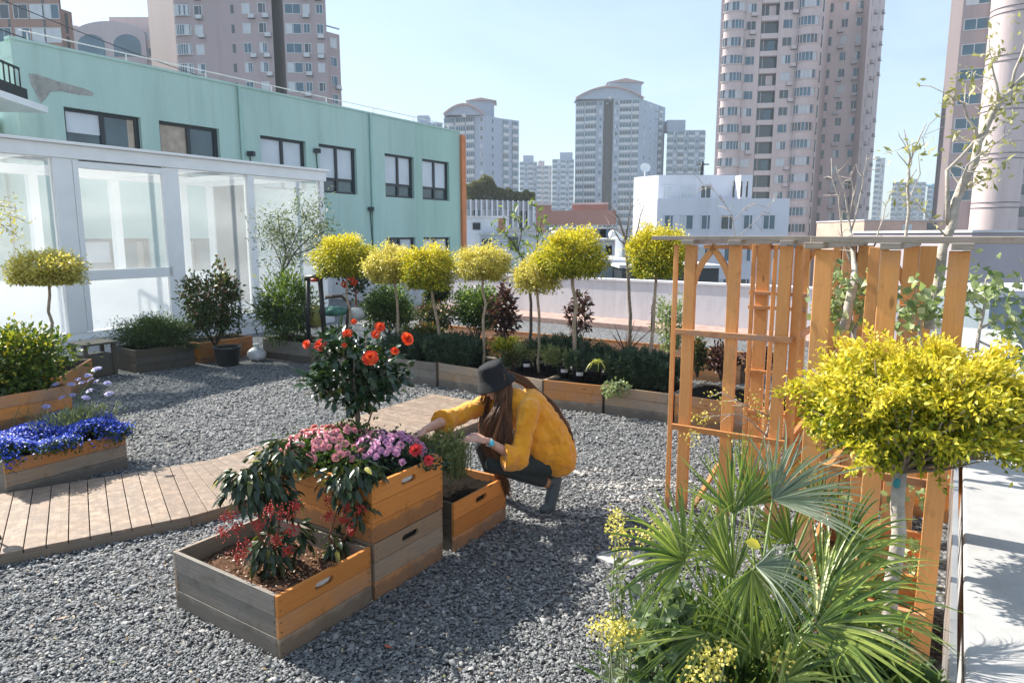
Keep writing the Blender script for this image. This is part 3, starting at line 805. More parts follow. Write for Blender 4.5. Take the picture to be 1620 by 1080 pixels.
# curved roof towers
def curved(Y_, x0, x1, peak, sh, hx0, hx1, htop, hpeak=None):
    def f(t, P, zt):
        m = M(); n = 14
        zb = zt - .02; A_, B_ = D(x0, sh, Y_ - .6), D(x1, sh, Y_ - .6)
        zp = D((x0 + x1) / 2, peak, Y_).z; z0 = D(x0, sh, Y_).z
        top = []
        for k in range(n + 1):
            u = k / n; p = A_.lerp(B_, u); z = z0 + (zp - z0) * math.sin(PI * min(1, u)) ** .9 if u < .999 else z0
            top.append((p.x, p.y, z))
        vs = []
        for dp in (0, 9):
            for p in top: vs.append((p[0], p[1] + dp, p[2]))
            for p in top: vs.append((p[0], p[1] + dp, zb))
        q = n + 1; fs = []
        for i in range(n):
            fs += [(q + i, q + i + 1, i + 1, i), (2 * q + i, 2 * q + i + 1, 3 * q + i + 1, 3 * q + i)[::1], (i, i + 1, 2 * q + i + 1, 2 * q + i)]
        m.add(vs, fs); m.build('curved_gable', TWHT, t)
        m = M()
        for i in range(n): m.bar((top[i][0], top[i][1] - .5, top[i][2] + .2), (top[i + 1][0], top[i + 1][1] - .5, top[i + 1][2] + .2), 1.6, .5)
        m.build('roof_edge', simple('terracotta edge', (.42, .28, .26), .8), t)
        a, b = D(hx0, htop, Y_ + 5), D(hx1, htop, Y_ + 5); zh = D(hx0, htop, Y_ + 5).z
        m = M(); m.prism([(a.x, a.y), (b.x, b.y), (b.x, b.y + 8), (a.x, a.y + 8)], zt, zh); m.build('roof_house', TWHT, t)
        m = M(); mid = (a.x + b.x) / 2; ov = 1.0; pk = zh + (1.0 if hpeak is None else hpeak)
        m.add([(a.x - ov, a.y - 1, zh), (b.x + ov, a.y - 1, zh), (mid, a.y - 1, pk), (a.x - ov, a.y + 9, zh), (b.x + ov, a.y + 9, zh), (mid, a.y + 9, pk)],
              [(0, 1, 2), (3, 5, 4), (0, 2, 5, 3), (1, 4, 5, 2), (0, 3, 4, 1)]); m.build('roof', simple('terracotta roof', (.40, .27, .25), .8), t)
        c = D((x0 + x1) / 2 - (x1 - x0) * .0, peak + 15, Y_ - .7)
        m = M(); m.lathe([(0.01, -.1), (.9, -.1), (.9, .1), (.01, .1)], 16, (c.x, c.y - .1, c.z), Matrix.Rotation(PI / 2, 3, 'X')); m.build('round_window', TCU, t)
    return f
tower('apartment_tower', 'pale blue-grey tower with a curved roof just right of the green building', 'tower',
      [(702, 255), (766, 250), (790, 256), (821, 262), (821, 285), (702, 285)], (184, 252), 3.0,
      {0: [(.14, 'apt', 3.6, 2.5, 0), (.42, 'apt', 3.6, 2.5, 0), (.66, 'apt', 3.2, 2.5, 0), (.93, 'win', 1, 1.4, .8)], 1: [(.55, 'slit', .7, 1.4, .8)],
       2: [(.3, 'apt', 2.6, 2.5, 0), (.78, 'apt', 2.8, 2.5, 0)]}, TWHT, roof=curved(250, 702, 766, 167, 183, 741, 781, 160))
tower('apartment_tower', 'large pale blue-grey twin tower with a curved roof at the centre of the skyline', 'tower',
      [(911, 292), (955, 288), (960, 296), (967, 296), (971, 287), (1012, 285), (1053, 305), (1053, 325), (911, 325)], (158, 288), 3.0,
      {0: [(.17, 'apt', 3.4, 2.5, 0), (.55, 'apt', 4.6, 2.5, 0), (.9, 'win', 1.3, 1.5, .7)],
       4: [(.12, 'win', 1.3, 1.5, .7), (.47, 'apt', 4.6, 2.5, 0), (.86, 'apt', 2.6, 2.5, 0)],
       5: [(.2, 'win', 1.3, 1.4, .8), (.42, 'win', 1.2, 1.4, .8), (.62, 'ac', 1, 1, 0, .9), (.8, 'apt', 3.4, 2.5, 0)]}, TWHT,
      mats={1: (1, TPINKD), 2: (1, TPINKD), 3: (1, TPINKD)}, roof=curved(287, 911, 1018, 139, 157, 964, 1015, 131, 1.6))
def smallt(label, x0, x1, top, Y_, mat, cols, extra=None, depth=18):
    n = cols; fc = {0: [((i + .5) / n, 'apt' if i % 2 == 0 else 'win', 2.6 if i % 2 == 0 else 1.4, 2.5 if i % 2 == 0 else 1.5, 0 if i % 2 == 0 else .7) for i in range(n)]}
    def r(t, P, zt):
        a, b = Vector(P[0]), Vector(P[1])
        for (f0, f1, hh) in (extra or [(.3, .75, 5)]):
            m = M(); p, q = a.lerp(b, f0), a.lerp(b, f1); m.prism([(p.x, p.y + 2), (q.x, q.y + 2), (q.x, q.y + 10), (p.x, p.y + 10)], zt, zt + hh); m.build('roof_house', mat, t)
    tower('apartment_tower', label, 'tower', [(x0, Y_), (x1, Y_), (x1, Y_ + depth), (x0, Y_ + depth)], (top, Y_), 3.0, fc, mat, roof=r, zmin=2)
smallt('small hazy grey tower peeping over the right end of the green parapet', 655, 700, 194, 330, TWHT, 5, [(.1, .5, 3.5)])
smallt('low hazy block just above the green parapet', 618, 654, 196, 340, TPINKL, 3, [(.2, .6, 1)])
smallt('distant pale tower between the curved roof tower and the pink one', 822, 850, 256, 430, TWHT, 4, [(.2, .8, 4)])
smallt('distant narrow pinkish tower in the gap left of centre', 850, 873, 262, 425, TPINKL, 4, [(.1, .5, 3)])
smallt('distant blue-grey tower close to the left of the twin tower', 874, 908, 252, 400, TWHT, 5, [(.35, .95, 4)])
smallt('pale stepped tower between the twin tower and the big pink tower', 1056, 1116, 206, 300, TWHT, 7, [(.02, .5, 4.5)])
smallt('thin distant white tower touching the right edge of the big pink tower', 1386, 1401, 250, 400, TWHT2, 2, [(.1, .6, 1)])
smallt('distant grey slab tower left of the bare twigs on the right', 1413, 1465, 288, 420, TWHT2, 9, [(.5, .8, 2)])
smallt('distant blue glass tower beside the right hand tower', 1468, 1497, 293, 430, simple('blue glass tower', (.16, .30, .42), .3, .2, .1), 4, [(.3, .6, 1)])
# big pink tower
Yb = 131
tower('apartment_tower', 'big pink residential tower with two columns of rounded bay windows', 'tower',
      [(1139, Yb), (1203, Yb - 1.2), (1203, Yb - .1), (1231, Yb - .6), (1231, Yb - 1.75), (1302, Yb - 3), (1312, Yb + 8), (1312, Yb + 22), (1139, Yb + 22)], (-60, Yb), 3.0,
      {0: [(.34, 'bay', 3.9, 1.55, .9), (.76, 'win', 1.7, 1.5, .8), (.80, 'ac', 1, 1, 0, .6)], 2: [(.5, 'balc', 3.25, 2.1, .2)], 4: [(.2, 'win', 1.7, 1.5, .8), (.30, 'ac', 1, 1, 0, .5), (.68, 'bay', 4.1, 1.55, .9), (.965, 'slit', .35, 2.2, .3)]},
      TPINKL, zphase=.6, fr=simple('pinkish frame', (.56, .47, .46), .6, .05, 2))

tower('apartment_tower', 'narrow pink slab tower set behind the right side of the big pink tower', 'tower',
      [(1306, 138), (1362, 136), (1372, 131), (1396, 150), (1396, 165), (1306, 165)], (-60, 136), 3.0,
      {0: [(.10, 'slit', .9, 1.6, .7), (.52, 'win', 1.2, 1.5, .8), (.40, 'ac', 1, 1, -.1, .8), (.93, 'win', 1.1, 1.5, .8), (.86, 'ac', 1, 1, 0, .5)], 2: [(.15, 'win', 1.1, 1.5, .8), (.3, 'ac', 1, 1, .1, .9), (.6, 'win', 1.1, 1.5, .8), (.8, 'ac', 1, 1, 0, .8)]},
      TPINKL, fr=simple('pinkish frame two', (.50, .44, .44), .6, .05, 2))
def bay_bodies():
    for t in [o for o in bpy.data.objects if o.get('label', '').startswith('big pink residential')]:
        a, b = D(1139, 60, Yb).xy, D(1302, 60, Yb - 3).xy; d = (b - a); L = d.length; d.normalize(); n = Vector((d.y, -d.x))
        zt = D(1139, -60, Yb).z
        for fr, w_ in ((.135, 3.75), (.87, 3.95)):
            m = M(); c = a + d * L * fr; pts = []
            for i in range(13):
                an = PI * i / 12; p = c - d * (w_ / 2 * math.cos(an)) + n * (w_ / 2 * math.sin(an) * .62); pts.append((p.x, p.y))
            m.prism(pts, -15, zt); m.build('bay_column', TPINKL, t)
        # dark recess strip of the balconies
bay_bodies()
# right hand tower with window bands and a round column
Yr = 108
tower('office_tower', 'pinkish tower with long window bands at the right edge of the skyline', 'tower',
      [(1500, Yr + 7), (1519, Yr), (1580, Yr - 2), (1640, Yr - 4), (1700, Yr + 12), (1500, Yr + 20)], (-60, Yr), 3.55,
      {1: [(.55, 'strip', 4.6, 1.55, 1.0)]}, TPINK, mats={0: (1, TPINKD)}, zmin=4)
def rc_():
    t = [o for o in bpy.data.objects if o.get('label', '').startswith('pinkish tower with long window')][0]
    c = D(1602, 60, Yr - 4); m = M(); zt = D(1590, -60, Yr).z
    m.lathe([(3.0, -15), (3.0, zt)], 32, (c.x, c.y, 0)); m.build('round_column', TPINKL, t)
    for k in range(7):
        m = M(); z = D(1590, 330 - k * 76, Yr - 4).z
        for dz in (0, .75): m.lathe([(3.0, z + dz), (3.07, z + dz), (3.07, z + .14 + dz), (3.0, z + .14 + dz)], 32, (c.x, c.y, 0))
        m.build('column_ring', TPINKD, t)
    for k in range(9):
        q = D(1617, 230 + 35 * k - 140, Yr - 5.3); m = M(); m.box((q.x, q.y, q.z), (1.0, .3, 1.5)); m.build('window', TG2, t)
rc_()
def lowb(name, label, foot, top, facs, mat, fh=3.3, **k):
    return tower(name, label, 'building', foot, top, fh, facs, mat, zmin=k.pop('zmin', -8), **k)
# white building right of centre
WB = paint_wall('white painted facade', (.60, .62, .68), (.8, .8, .85), .4, .2)
lowb('white_building', 'white flat roofed building with two rows of dark windows behind the parapet', [(1003, 62), (1040, 58), (1250, 58), (1250, 75), (1003, 75)], (314, 58),
     {1: [(x, 'win', 1.1 if i % 2 else .85, 1.2, 0) for i, x in enumerate((.09, .23, .37, .53, .69, .85))]}, WB, fh=2.65, zphase=-.1, fr=WB)
lowb('white_building', 'raised white top storey with two windows above the white building', [(1003, 64), (1042, 61.5), (1170, 61.5), (1170, 73), (1003, 73)], (277, 61.5),
     {1: [(.125, 'win', .95, 1.1, 0), (.36, 'win', 1.2, 1.1, 0), (.59, 'win', 1.0, 1.1, 0)]}, WB, fh=2.0, fr=WB, zmin=4.6)
def wbx():
    t = T('rooftop_shed', 'small white roof hut and pipes standing on the white building', 'hut', tuple(D(1190, 310, 60)))
    m = M(); a = D(1170, 318, 59.5); m.box((a.x + .6, a.y + 1, a.z + 1.0), (1.0, 1.5, 2.4)); m.build('hut', WB, t)
    m = M()
    for px in (1160, 1172, 1181): p = D(px, 312, 59); m.tube([p, p + Vector((0, 0, 1.3))], .08, 6)
    m.build('vent_pipe', BLACK, t)
    t = T('rooftop_antenna', 'thin dark antenna mast on the roof of the white building', 'antenna', tuple(D(1110, 277, 61)))
    m = M(); p = D(1110, 277, 61); m.tube([p, p + Vector((0, 0, 1.1))], .12, 6); m.tube([p + Vector((-.5, 0, .9)), p + Vector((.6, 0, .9))], .06, 5); m.build('mast', BLACK, t)
    t = T('satellite_dish', 'white dish on the corner of the raised white storey', 'dish', tuple(D(1016, 281, 62)))
    p = D(1020, 276, 62); m = M(); m.lathe([(0.02, 0), (.25, .05), (.45, .18)], 16, tuple(p + Vector((0, 0, .5))), Matrix.Rotation(1.1, 3, 'X')); m.build('dish', WHITE, t)
    m = M(); m.tube([p - Vector((0, 0, .3)), p + Vector((0, 0, .5))], .05, 5); m.build('stand', WHITE, t)
wbx()
# brick building with white trim
lowb('brick_building', 'red brick building with a pale cornice and rows of tall windows in the distance', [(862, 150), (975, 146), (975, 165), (862, 165)], (333, 148),
     {0: [((i + .5) / 15, 'win', .95, 2.3, -1.2) for i in range(15)]}, TBRICK, fh=4.2)
lowb('brick_building', 'upper brick storey with a curved pale cornice behind the brick building', [(905, 160), (962, 158), (962, 175), (905, 175)], (322, 158), {0: []}, TBRICK,
     roof=lambda t, P, zt: M().bar((*P[0], zt), (*P[1], zt), 1.5, .5).build('cornice', TWHT2, t))
lowb('brick_building', 'plain brick block beside the finned white facade', [(848, 150), (873, 150), (873, 165), (848, 165)], (323, 150), {0: []}, TBRICK,
     roof=lambda t, P, zt: M().bar((*P[0], zt), (*P[1], zt), 1.5, .5).build('cornice', TWHT2, t))
# finned facade with a green roof
lowb('finned_building', 'low building with white vertical fins and a planted roof', [(735, 92), (846, 96), (846, 112), (735, 112)], (318, 94),
     {0: [((i + .5) / 12, 'win', .8, 2.6, -.2) for i in range(12)]}, simple('grey band', (.36, .36, .38), .8, .1, .3), fh=3.6, zmin=-1)
def fins():
    t = [o for o in bpy.data.objects if o.get('label', '').startswith('low building with white vertical')][0]
    a, b = D(735, 372, 92), D(846, 372, 96); zt = D(735, 318, 94).z
    for i in range(14):
        p = a.lerp(b, (i + .2) / 13.5); m = M(); m.box((p.x, p.y - .3, zt - 1.7), (.22, .5, 3.6)); m.build('fin', WB, t)
    n = 26000; u = RNG.random(n); P = np.array(a)[None] * (1 - u[:, None]) + np.array(b)[None] * u[:, None]
    P[:, 1] += RNG.random(n) * 3 + .3
    h = 1.5 + .18 * np.sin(u * 23) + .12 * np.sin(u * 51 + 1) + 1.6 * np.exp(-((u - .28) / .16) ** 2) - .5 * u
    P[:, 2] = zt + .15 + h * RNG.random(n) ** .7 * 1.1
    o = leaves('roof_shrubbery', P, RNG.normal(size=(n, 3)), RNG.normal(size=(n, 3)), .22, .12, leafm('roof shrub leaves', [(.05, .07, .02), (.14, .15, .06), (.26, .22, .10)]), None, detail=0)
    o['label'] = 'bushy green and straw coloured planting along the roof of the finned building'; o['category'] = 'shrubs'; o['kind'] = 'stuff'
fins()
# pale roofs and sheds just beyond the rear parapet
PALE = simple('pale roof', (.58, .58, .60), .8, .12, .4)
PALEB = simple('cream wall', (.56, .52, .50), .8, .12, .3)
def shed(name, label, x0, x1, top, bot, Y_, mat, dep=10, cols=()):
    P = [D(x0, 372, Y_), D(x1, 372, Y_)]; zt = D(x0, top, Y_).z
    t = T(name, label, 'building', (P[0].x, Y_, -15))
    m = M(); m.prism([(P[0].x, Y_), (P[1].x, Y_), (P[1].x, Y_ + dep), (P[0].x, Y_ + dep)], -15, zt); m.build('wall', mat, t)
    m = M(); m.prism([(P[0].x - .15, Y_ - .2), (P[1].x + .15, Y_ - .2), (P[1].x + .15, Y_ + dep), (P[0].x - .15, Y_ + dep)], zt + .003, zt + .15); m.build('roof', PALE, t)
    for (cx, cy, ww, hh, mt) in cols:
        p = D(cx, cy, Y_ - .03); m = M(); m.box(tuple(p), (ww, .08, hh)); m.build('window', mt, t)
    return t
shed('white_shed', 'white boxy roof building directly right of the orange strip', 737, 800, 345, 400, 50, WB, 12, [(754, 358, .55, .5, DARKM), (794, 362, .5, 1.6, TBRICK)])
shed('white_shed', 'long low white roof beyond the round trees', 760, 905, 372, 430, 44, WB, 14, [(812, 385, .6, .8, GLASSD), (770, 388, .6, .8, GLASSD)])
shed('white_shed', 'cream low building with a band of dark glass', 905, 1002, 381, 430, 48, PALEB, 9, [(950, 377 + 16, 1.6, .9, TCU), (968, 402, .9, 1.2, PALE), (930, 400, .8, 1.3, TCU)])
shed('white_shed', 'flat roofed block with dark windows under its eave behind the cream building', 880, 990, 362, 380, 60, PALEB, 8, [(945, 370, 1.5, .8, TG2), (962, 370, 1.4, .8, TG1), (905, 370, 1.5, .7, TG2)])
shed('grey_shed', 'grey roofed lean-to with dark glazing just over the parapet', 985, 1140, 424, 440, 33, DARKM, 7)
shed('grey_shed', 'glossy blue-grey glazed roof left of the bare tree', 935, 1000, 415, 440, 36, simple('blue grey metal roof', (.28, .33, .38), .3, .4, .8), 6)
shed('beige_building', 'beige hipped roof building at the foot of the distant slab tower', 1366, 1496, 349, 380, 90, simple('beige terracotta', (.50, .33, .26), .8, .2, .3), 14, [(1474, 358, 1.2, .9, TG2), (1435, 360, 1.2, .8, TCU)])
shed('grey_building', 'large lilac grey blank wall to the right beyond the pergola', 1538, 1900, 368, 470, 40, simple('lilac grey wall panels', (.36, .33, .36), .8, .1, .4), 14, [(1618, 452, .5, .4, DARKM)])
shed('grey_building', 'flat roofed grey structure with a white edge beyond the right parapet', 1578, 1800, 469, 600, 16, simple('blue grey wall', (.22, .27, .31), .8, .25, .8), 2.5)  # wall is one blue grey colour, varied by noise
def vent():
    t = T('roof_vent', 'white bent vent pipe standing on the low cream roof', 'vent pipe', tuple(D(978, 425, 40)))
    p = D(978, 425, 40); m = M(); q = D(978, 374, 40); m.tube([p, (p.x, p.y, q.z), (p.x - .3, p.y, q.z + .1)], .22, 10); m.build('pipe', WHITE, t)
    m = M(); m.ell((p.x - .35, p.y - .1, q.z + .1), (.28, .28, .28)); m.build('cowl', WHITE, t)
vent()
# overhead wires
for i, (a, b, lab) in enumerate([((-40, -18, 40), (560, 178, 90), 'upper'), ((-60, 26, 30), (560, 186, 90), 'lower')]):
    m = M(); p, q = D(*a[:2], a[2]), D(*b[:2], b[2]); pts = []
    for k in range(25):
        u = k / 24; x = p.lerp(q, u); x.z -= 1.2 * 4 * u * (1 - u); pts.append(x)
    m.tube(pts, .03, 5); tag(m.build('overhead_cable', BLACK, None, loc=p), lab + ' of the two thin dark cables crossing the sky in front of the pink towers', 'cable')

# ------------------------------------------------------------------ wooden planters
LINER = simple('crinkled white plastic', (.62, .60, .60), .3, .2, 30, bmp=1, bscale=30)
def slot_board(m, L, h0, h1, th, cx, cz, sl, sh, y0=0.0, mi=0):
    """board in the xz plane (front face y=y0, thickness th towards +y) with a rounded hand slot"""
    n = 28; r = random.random(); inner = []; outer = []; hw, hh = sl / 2, sh / 2
    for k in range(n):
        t = 2 * PI * (k + .5) / n; c, s_ = math.cos(t), math.sin(t)
        x = (hw - hh) * (1 if c > 0 else -1) + hh * c; inner.append((cx + x, cz + hh * s_))
        # project to the rectangle
        ex = (L - cx) if c > 0 else cx; ez = (h1 - cz) if s_ > 0 else (cz - h0)
        q = min(ex / max(abs(c) * 1, 1e-6) if abs(c) > 1e-6 else 1e9, ez / max(abs(s_), 1e-6) * 1.0)
        outer.append([cx + c * q, cz + s_ * q])
    for (px_, pz_) in ((0, h0), (L, h0), (L, h1), (0, h1)):
        k = min(range(n), key=lambda i: (math.atan2(outer[i][1] - cz, outer[i][0] - cx) - math.atan2(pz_ - cz, px_ - cx)) ** 2); outer[k] = [px_, pz_]
    ou, ov = random.random() * 20, random.random() * 20
    vs = [(x, y0, z) for x, z in inner + outer] + [(x, y0 + th, z) for x, z in inner + outer]; fs = []; uv = []
    for k in range(n):
        k2 = (k + 1) % n
        for f in ((k, k2, n + k2, n + k), (2 * n + k, 3 * n + k, 3 * n + k2, 2 * n + k2), (k, 2 * n + k, 2 * n + k2, k2), (n + k, n + k2, 3 * n + k2, 3 * n + k)):
            fs.append(f); uv.append([(vs[i][0] + ou, vs[i][2] + vs[i][1] + ov) for i in f])
    m.add(vs, fs, mi, uv, r=r)
def crate(u, v, axis, L, Dp, H_, mats, label, z0=0.0, n=3, slot=None, soil=.06, name='planter_box', group=None, liner=None, soilmat=None, rz=None):
    """front left bottom corner at (u, v); mats = (front, left, right, back) wood keys; slot=(cx, width)"""
    p = UV(u, v) if rz is None else Vector((u, v, 0))
    t = T(name, label, 'planter', (p.x, p.y, z0), (AU if axis == 'U' else AV) if rz is None else rz, group)
    th = .022; hb = H_ / n; g = .003
    for side in range(4):
        m = M(); mk = mats[side] if not isinstance(mats, str) else mats
        keys = mk if isinstance(mk, (list, tuple)) else [mk] * n     # bottom to top
        ml = [MW[k] for k in dict.fromkeys(keys)]; idx = {k: i for i, k in enumerate(dict.fromkeys(keys))}
        for b in range(n):
            z_a, z_b = b * hb + g / 2, (b + 1) * hb - g / 2; zc = (z_a + z_b) / 2; hz = z_b - z_a; mi = idx[keys[b]]; jt = random.uniform(-.0015, .0015)
            if side == 0:
                if slot and b == n - 1: slot_board(m, L, z_a, z_b, th, slot[0], zc - .004, slot[1], .042, -.001, mi)
                else: m.box((L / 2, th / 2 + jt, zc), (L, th, hz), mi=mi)
            elif side == 3: m.box((L / 2, Dp - th / 2 + jt, zc), (L, th, hz), mi=mi)
            elif side == 1: m.box((th / 2 + jt, Dp / 2, zc), (th, Dp - 2 * th - .004, hz), mi=mi)
            else: m.box((L - th / 2 + jt, Dp / 2, zc), (th, Dp - 2 * th - .004, hz), mi=mi)
        if side in (0, 3):
            y = th + .016 if side == 0 else Dp - th - .016
            for x in (th + .016, L - th - .016): m.box((x, y, H_ / 2 - .01), (.03, .03, H_ - .05), mi=0)
        if side in (0, 1):
            for b in range(n):
                for zz in (.28, .72):
                    for xx in ((.016, L - .016) if side == 0 else (.034, Dp - .034)):
                        pz = (b + zz) * hb; w2_ = Matrix.Rotation(PI / 2, 3, 'X') if side == 0 else Matrix.Rotation(-PI / 2, 3, 'Y')
                        m.lathe([(.0005, .003), (.0035, .003), (.0035, -.001)], 8, (xx, 0, pz) if side == 0 else (0, xx, pz), w2_, len(ml))
            ml = ml + [BLACK]
        m.build('side_panel', ml, t, local=True, bevel=.0025)
    # soil surface, lumpy
    nx, ny = 22, 26; xs = np.linspace(th + .001, L - th - .001, nx); ys = np.linspace(th + .001, Dp - th - .001, ny)
    X, Y = np.meshgrid(xs, ys); Z = H_ - soil + RNG.normal(size=X.shape) * .006 + .012 * np.sin(X * 17 + u) * np.cos(Y * 13)
    Vv = np.stack([X, Y, Z], 2).reshape(-1, 3); F = [(j * nx + i, j * nx + i + 1, (j + 1) * nx + i + 1, (j + 1) * nx + i) for j in range(ny - 1) for i in range(nx - 1)]
    npmesh('soil', Vv, F, soilmat or SOIL, t, local=True)
    if slot:
        m = M()
        if liner:
            m.ell((slot[0], th + .006, H_ - hb / 2 - .002), (slot[1] * .50, .022, .023), None, 14, 9)
            m.build('liner', liner, t, local=True)
        else:
            m.box((slot[0], th + .012, H_ - hb / 2), (slot[1] + .03, .006, .06)); m.build('liner', BLACK, t, local=True)
    return t
def chips(u0, u1, v0, v1, z, n, label, mat, sz=.02):
    u = u0 + (u1 - u0) * RNG.random(n); v = v0 + (v1 - v0) * RNG.random(n)
    P = np.stack([.545 * u + .839 * v, .839 * u - .545 * v, z + .012 * RNG.random(n)], 1)
    o = leaves('leaf_litter', P, RNG.normal(size=(n, 3)) * [1, 1, .3], RNG.normal(size=(n, 3)) * .4 + [0, 0, 1], sz, sz * .5, mat, None, detail=0)
    o['label'] = label; o['category'] = 'litter'; o['kind'] = 'stuff'
c1 = crate(1.99, -2.67, 'U', .64, .90, .345, (['tan', 'orange2', 'orange'], 'grey', 'grey', 'tan'),
           'grey-sided open wooden planter nearest the camera with red berry plants growing in it', slot=(.30, .13), soil=.10, liner=LINER, soilmat=MULCH)
c2 = crate(2.66, -2.67, 'U', .62, .90, .352, (['orange2', 'tan', 'tan'], 'tan', 'tan', 'tan'),
           'weathered wooden planter with a black hand slot, lower box of the stack beneath the camellia', slot=(.31, .15))
c3 = crate(2.655, -2.668, 'U', .63, .91, .352, ('orange', 'orange', 'orange', 'orange'),
           'bright orange wooden planter on top of the stack, filled with pink and purple flowers', z0=.356, slot=(.31, .13), soil=.045, liner=LINER)
c4 = crate(3.39, -2.66, 'U', .62, .88, .345, (['orange2', 'orange', 'orange'], 'dark', 'orange2', 'tan'),
           'orange wooden planter with a black hand slot beside the crouching person', slot=(.31, .13), soil=.05)
LIT = leafm('dry leaf litter', [(.12, .06, .03), (.28, .15, .08), (.45, .33, .24)], trans=.05)
chips(2.03, 2.6, -3.5, -2.72, .25, 900, 'brown dry leaves and bark on the soil of the front planter', LIT)
# left group
crate(2.16, -6.20, 'U', .95, .62, .335, (['grey', 'tan', 'orange2'], 'grey', 'tan', 'tan'), 'long wooden planter overflowing with blue flowers at the left edge', soil=.03)
crate(2.05, -6.98, 'U', .98, .60, .36, ('tan', 'tan', 'orange2', 'tan'), 'lower wooden planter hidden behind the blue flowers on the left', soil=.02)
crate(2.05, -6.985, 'U', .99, .61, .33, (['orange2', 'orange', 'orange2'], 'tan', 'orange', 'orange2'), 'orange wooden planter holding the leafy green and yellow bush on the left', z0=.363, soil=.03)
def gcrate(pA, pB, Dp, H_, mats, label, axis='V', **k):
    a, b = G(*pA), G(*pB); d = (b - a); L = d.length; return crate(a.x, a.y, axis, L, Dp, H_, mats, label, rz=math.atan2(d.y, d.x), **k), a, b
def orb(pA, pB): a, b = G(*pA), G(*pB); return a, b
TL, *_ = gcrate((100, 641), (149, 606), .62, .36, ('orange2', 'orange', 'tan', 'tan'), 'orange wooden planter from which the leftmost round topped tree grows', soil=.03)
gcrate((217, 591), (309, 577), .75, .36, (['dark', 'dark', 'dark'], 'dark', 'dark', 'dark'), 'dark stained wooden planter full of low feathery green shrubs by the glass house', soil=.03)
gcrate((318, 575), (401, 561), .62, .34, ('orange2', 'orange', 'orange2', 'tan'), 'orange wooden planter behind the dark pot, holding a red tinged bush', soil=.03)
gcrate((417, 566), (489, 575), .66, .34, (['dark', 'grey', 'grey'], 'orange2', 'grey', 'grey'), 'grey wooden planter in the corner with a palm leaved shrub', soil=.03)
# rear row along the gravel
row = [((540, 590), (606, 602), 'grey', 'grey wooden planter at the far left end of the rear row, behind the camellia'),
       ((609, 602), (690, 612), 'grey', 'grey wooden planter of the rear row left of the hidden joint behind the camellia'),
       ((694, 612), (775, 627), ['grey', 'tan', 'tan'], 'weathered planter of the rear row with dark rosemary hanging over its edge'),
       ((779, 627), (857, 644), ['grey', 'grey', 'tan'], 'greyish planter of the rear row behind the hat of the person'),
       ((860, 644), (952, 655), ['tan', 'orange2', 'orange2'], 'orange planter of the rear row carrying black nursery pots'),
       ((956, 655), (1062, 671), ['grey', 'tan', 'tan'], 'tan and grey planter of the rear row with a thick rosemary bush'),
       ((1066, 671), (1180, 690), 'orange2', 'orange planter of the rear row seen through the left posts of the pergola')]
for pa, pb, mk, lab in row: gcrate(pa, pb, .78, .345, (mk, 'tan', 'tan', 'tan'), lab, soil=.03, group='planters in the rear row')
gcrate((1186, 690), (1250, 706), .7, .345, ('orange2', 'tan', 'tan', 'tan'), 'rightmost orange planter of the rear row behind the pergola corner', soil=.03)
# second bed behind
def bed(pA, pB, dep, h, name, label):
    a, b = G(*pA), G(*pB); d = (b - a).normalized(); n = Vector((-d.y, d.x, 0)); t = T(name, label, 'planter bed', tuple(a))
    m = M(); m.prism([tuple(a.xy), tuple(b.xy), tuple((b + n * dep).xy), tuple((a + n * dep).xy)], 0, h - .05); m.build('soil', MULCH, t)
    m = M()
    for p, q in ((a, b), (a + n * dep, b + n * dep)):
        for k in range(3): m.bar((p.x, p.y, h * (k + .5) / 3), (q.x, q.y, h * (k + .5) / 3), .03, h / 3 - .004)
    m.build('side_panel', MW['orange2'], t, bevel=.003); return a, b, n
bed((640, 548), (1170, 610), .9, .34, 'raised_bed', 'long low timber raised bed with brown soil between the rear planters and the white wall')
# small grey stand beside the dark planter
def stand():
    p = G(163, 596); t = T('garden_lantern', 'dark grey slatted wooden lantern stand left of the dark planter', 'stand', tuple(p), AU)
    m = M(); m.box((0, .2, .17), (.42, .34, .32)); m.build('body', MW['dark'], t, local=True, bevel=.004)
    for x in (-.2, .2):
        for y in (.03, .37):
            m = M(); m.box((x, y, .24), (.05, .05, .48)); m.build('leg', MW['dark'], t, local=True)
    m = M(); m.box((0, .2, .50), (.50, .44, .03)); m.build('top', MW['dark'], t, local=True)
stand()
def pot(p, r, h, mat, label, group=None, name='plant_pot', rim=True):
    t = T(name, label, 'pot', tuple(p), 0, group)
    m = M(); m.lathe([(0, 0), (r * .78, 0), (r, h), (r * 1.05, h), (r * 1.05, h * .92 if rim else h)], 24); 
    m = M(); m.lathe([(0.001, 0), (r * .78, 0), (r * .97, h * .9), (r * 1.05, h * .9), (r * 1.05, h), (r * .95, h), (r * .93, h * .9)], 24); m.build('body', mat, t, local=True)
    m = M(); m.lathe([(0.001, h * .88), (r * .93, h * .88)], 20); m.build('soil', SOIL, t, local=True); return t
pot(G(361, 577), .21, .31, simple('dark grey glazed pot', (.05, .055, .055), .5, .3, 8), 'dark grey cylindrical pot standing in front of the orange planter by the glass house', rim=False)
def bag():
    p = G(407, 570); t = T('plastic_bag', 'crumpled white plastic bag lying on the gravel by the corner planters', 'bag', tuple(p))
    vs = []; n = 16; m = M(); m.ell((0, 0, .11), (.16, .13, .12), None, 18, 10)
    m.v = [(x * (1 + .12 * math.sin(9 * z * 8 + x * 30)), y * (1 + .15 * math.sin(x * 40)), max(0, z + .012 * math.sin(x * 60 + y * 50))) for x, y, z in m.v]
    m.build('body', simple('thin white plastic', (.66, .68, .70), .3, .1, 10), t, local=True)
    m = M(); m.lathe([(.02, .21), (.035, .25), (.06, .29), (.03, .26)], 9); m.build('knot', simple('thin white plastic knot', (.66, .68, .70), .3, .1, 10), t, local=True)
bag()
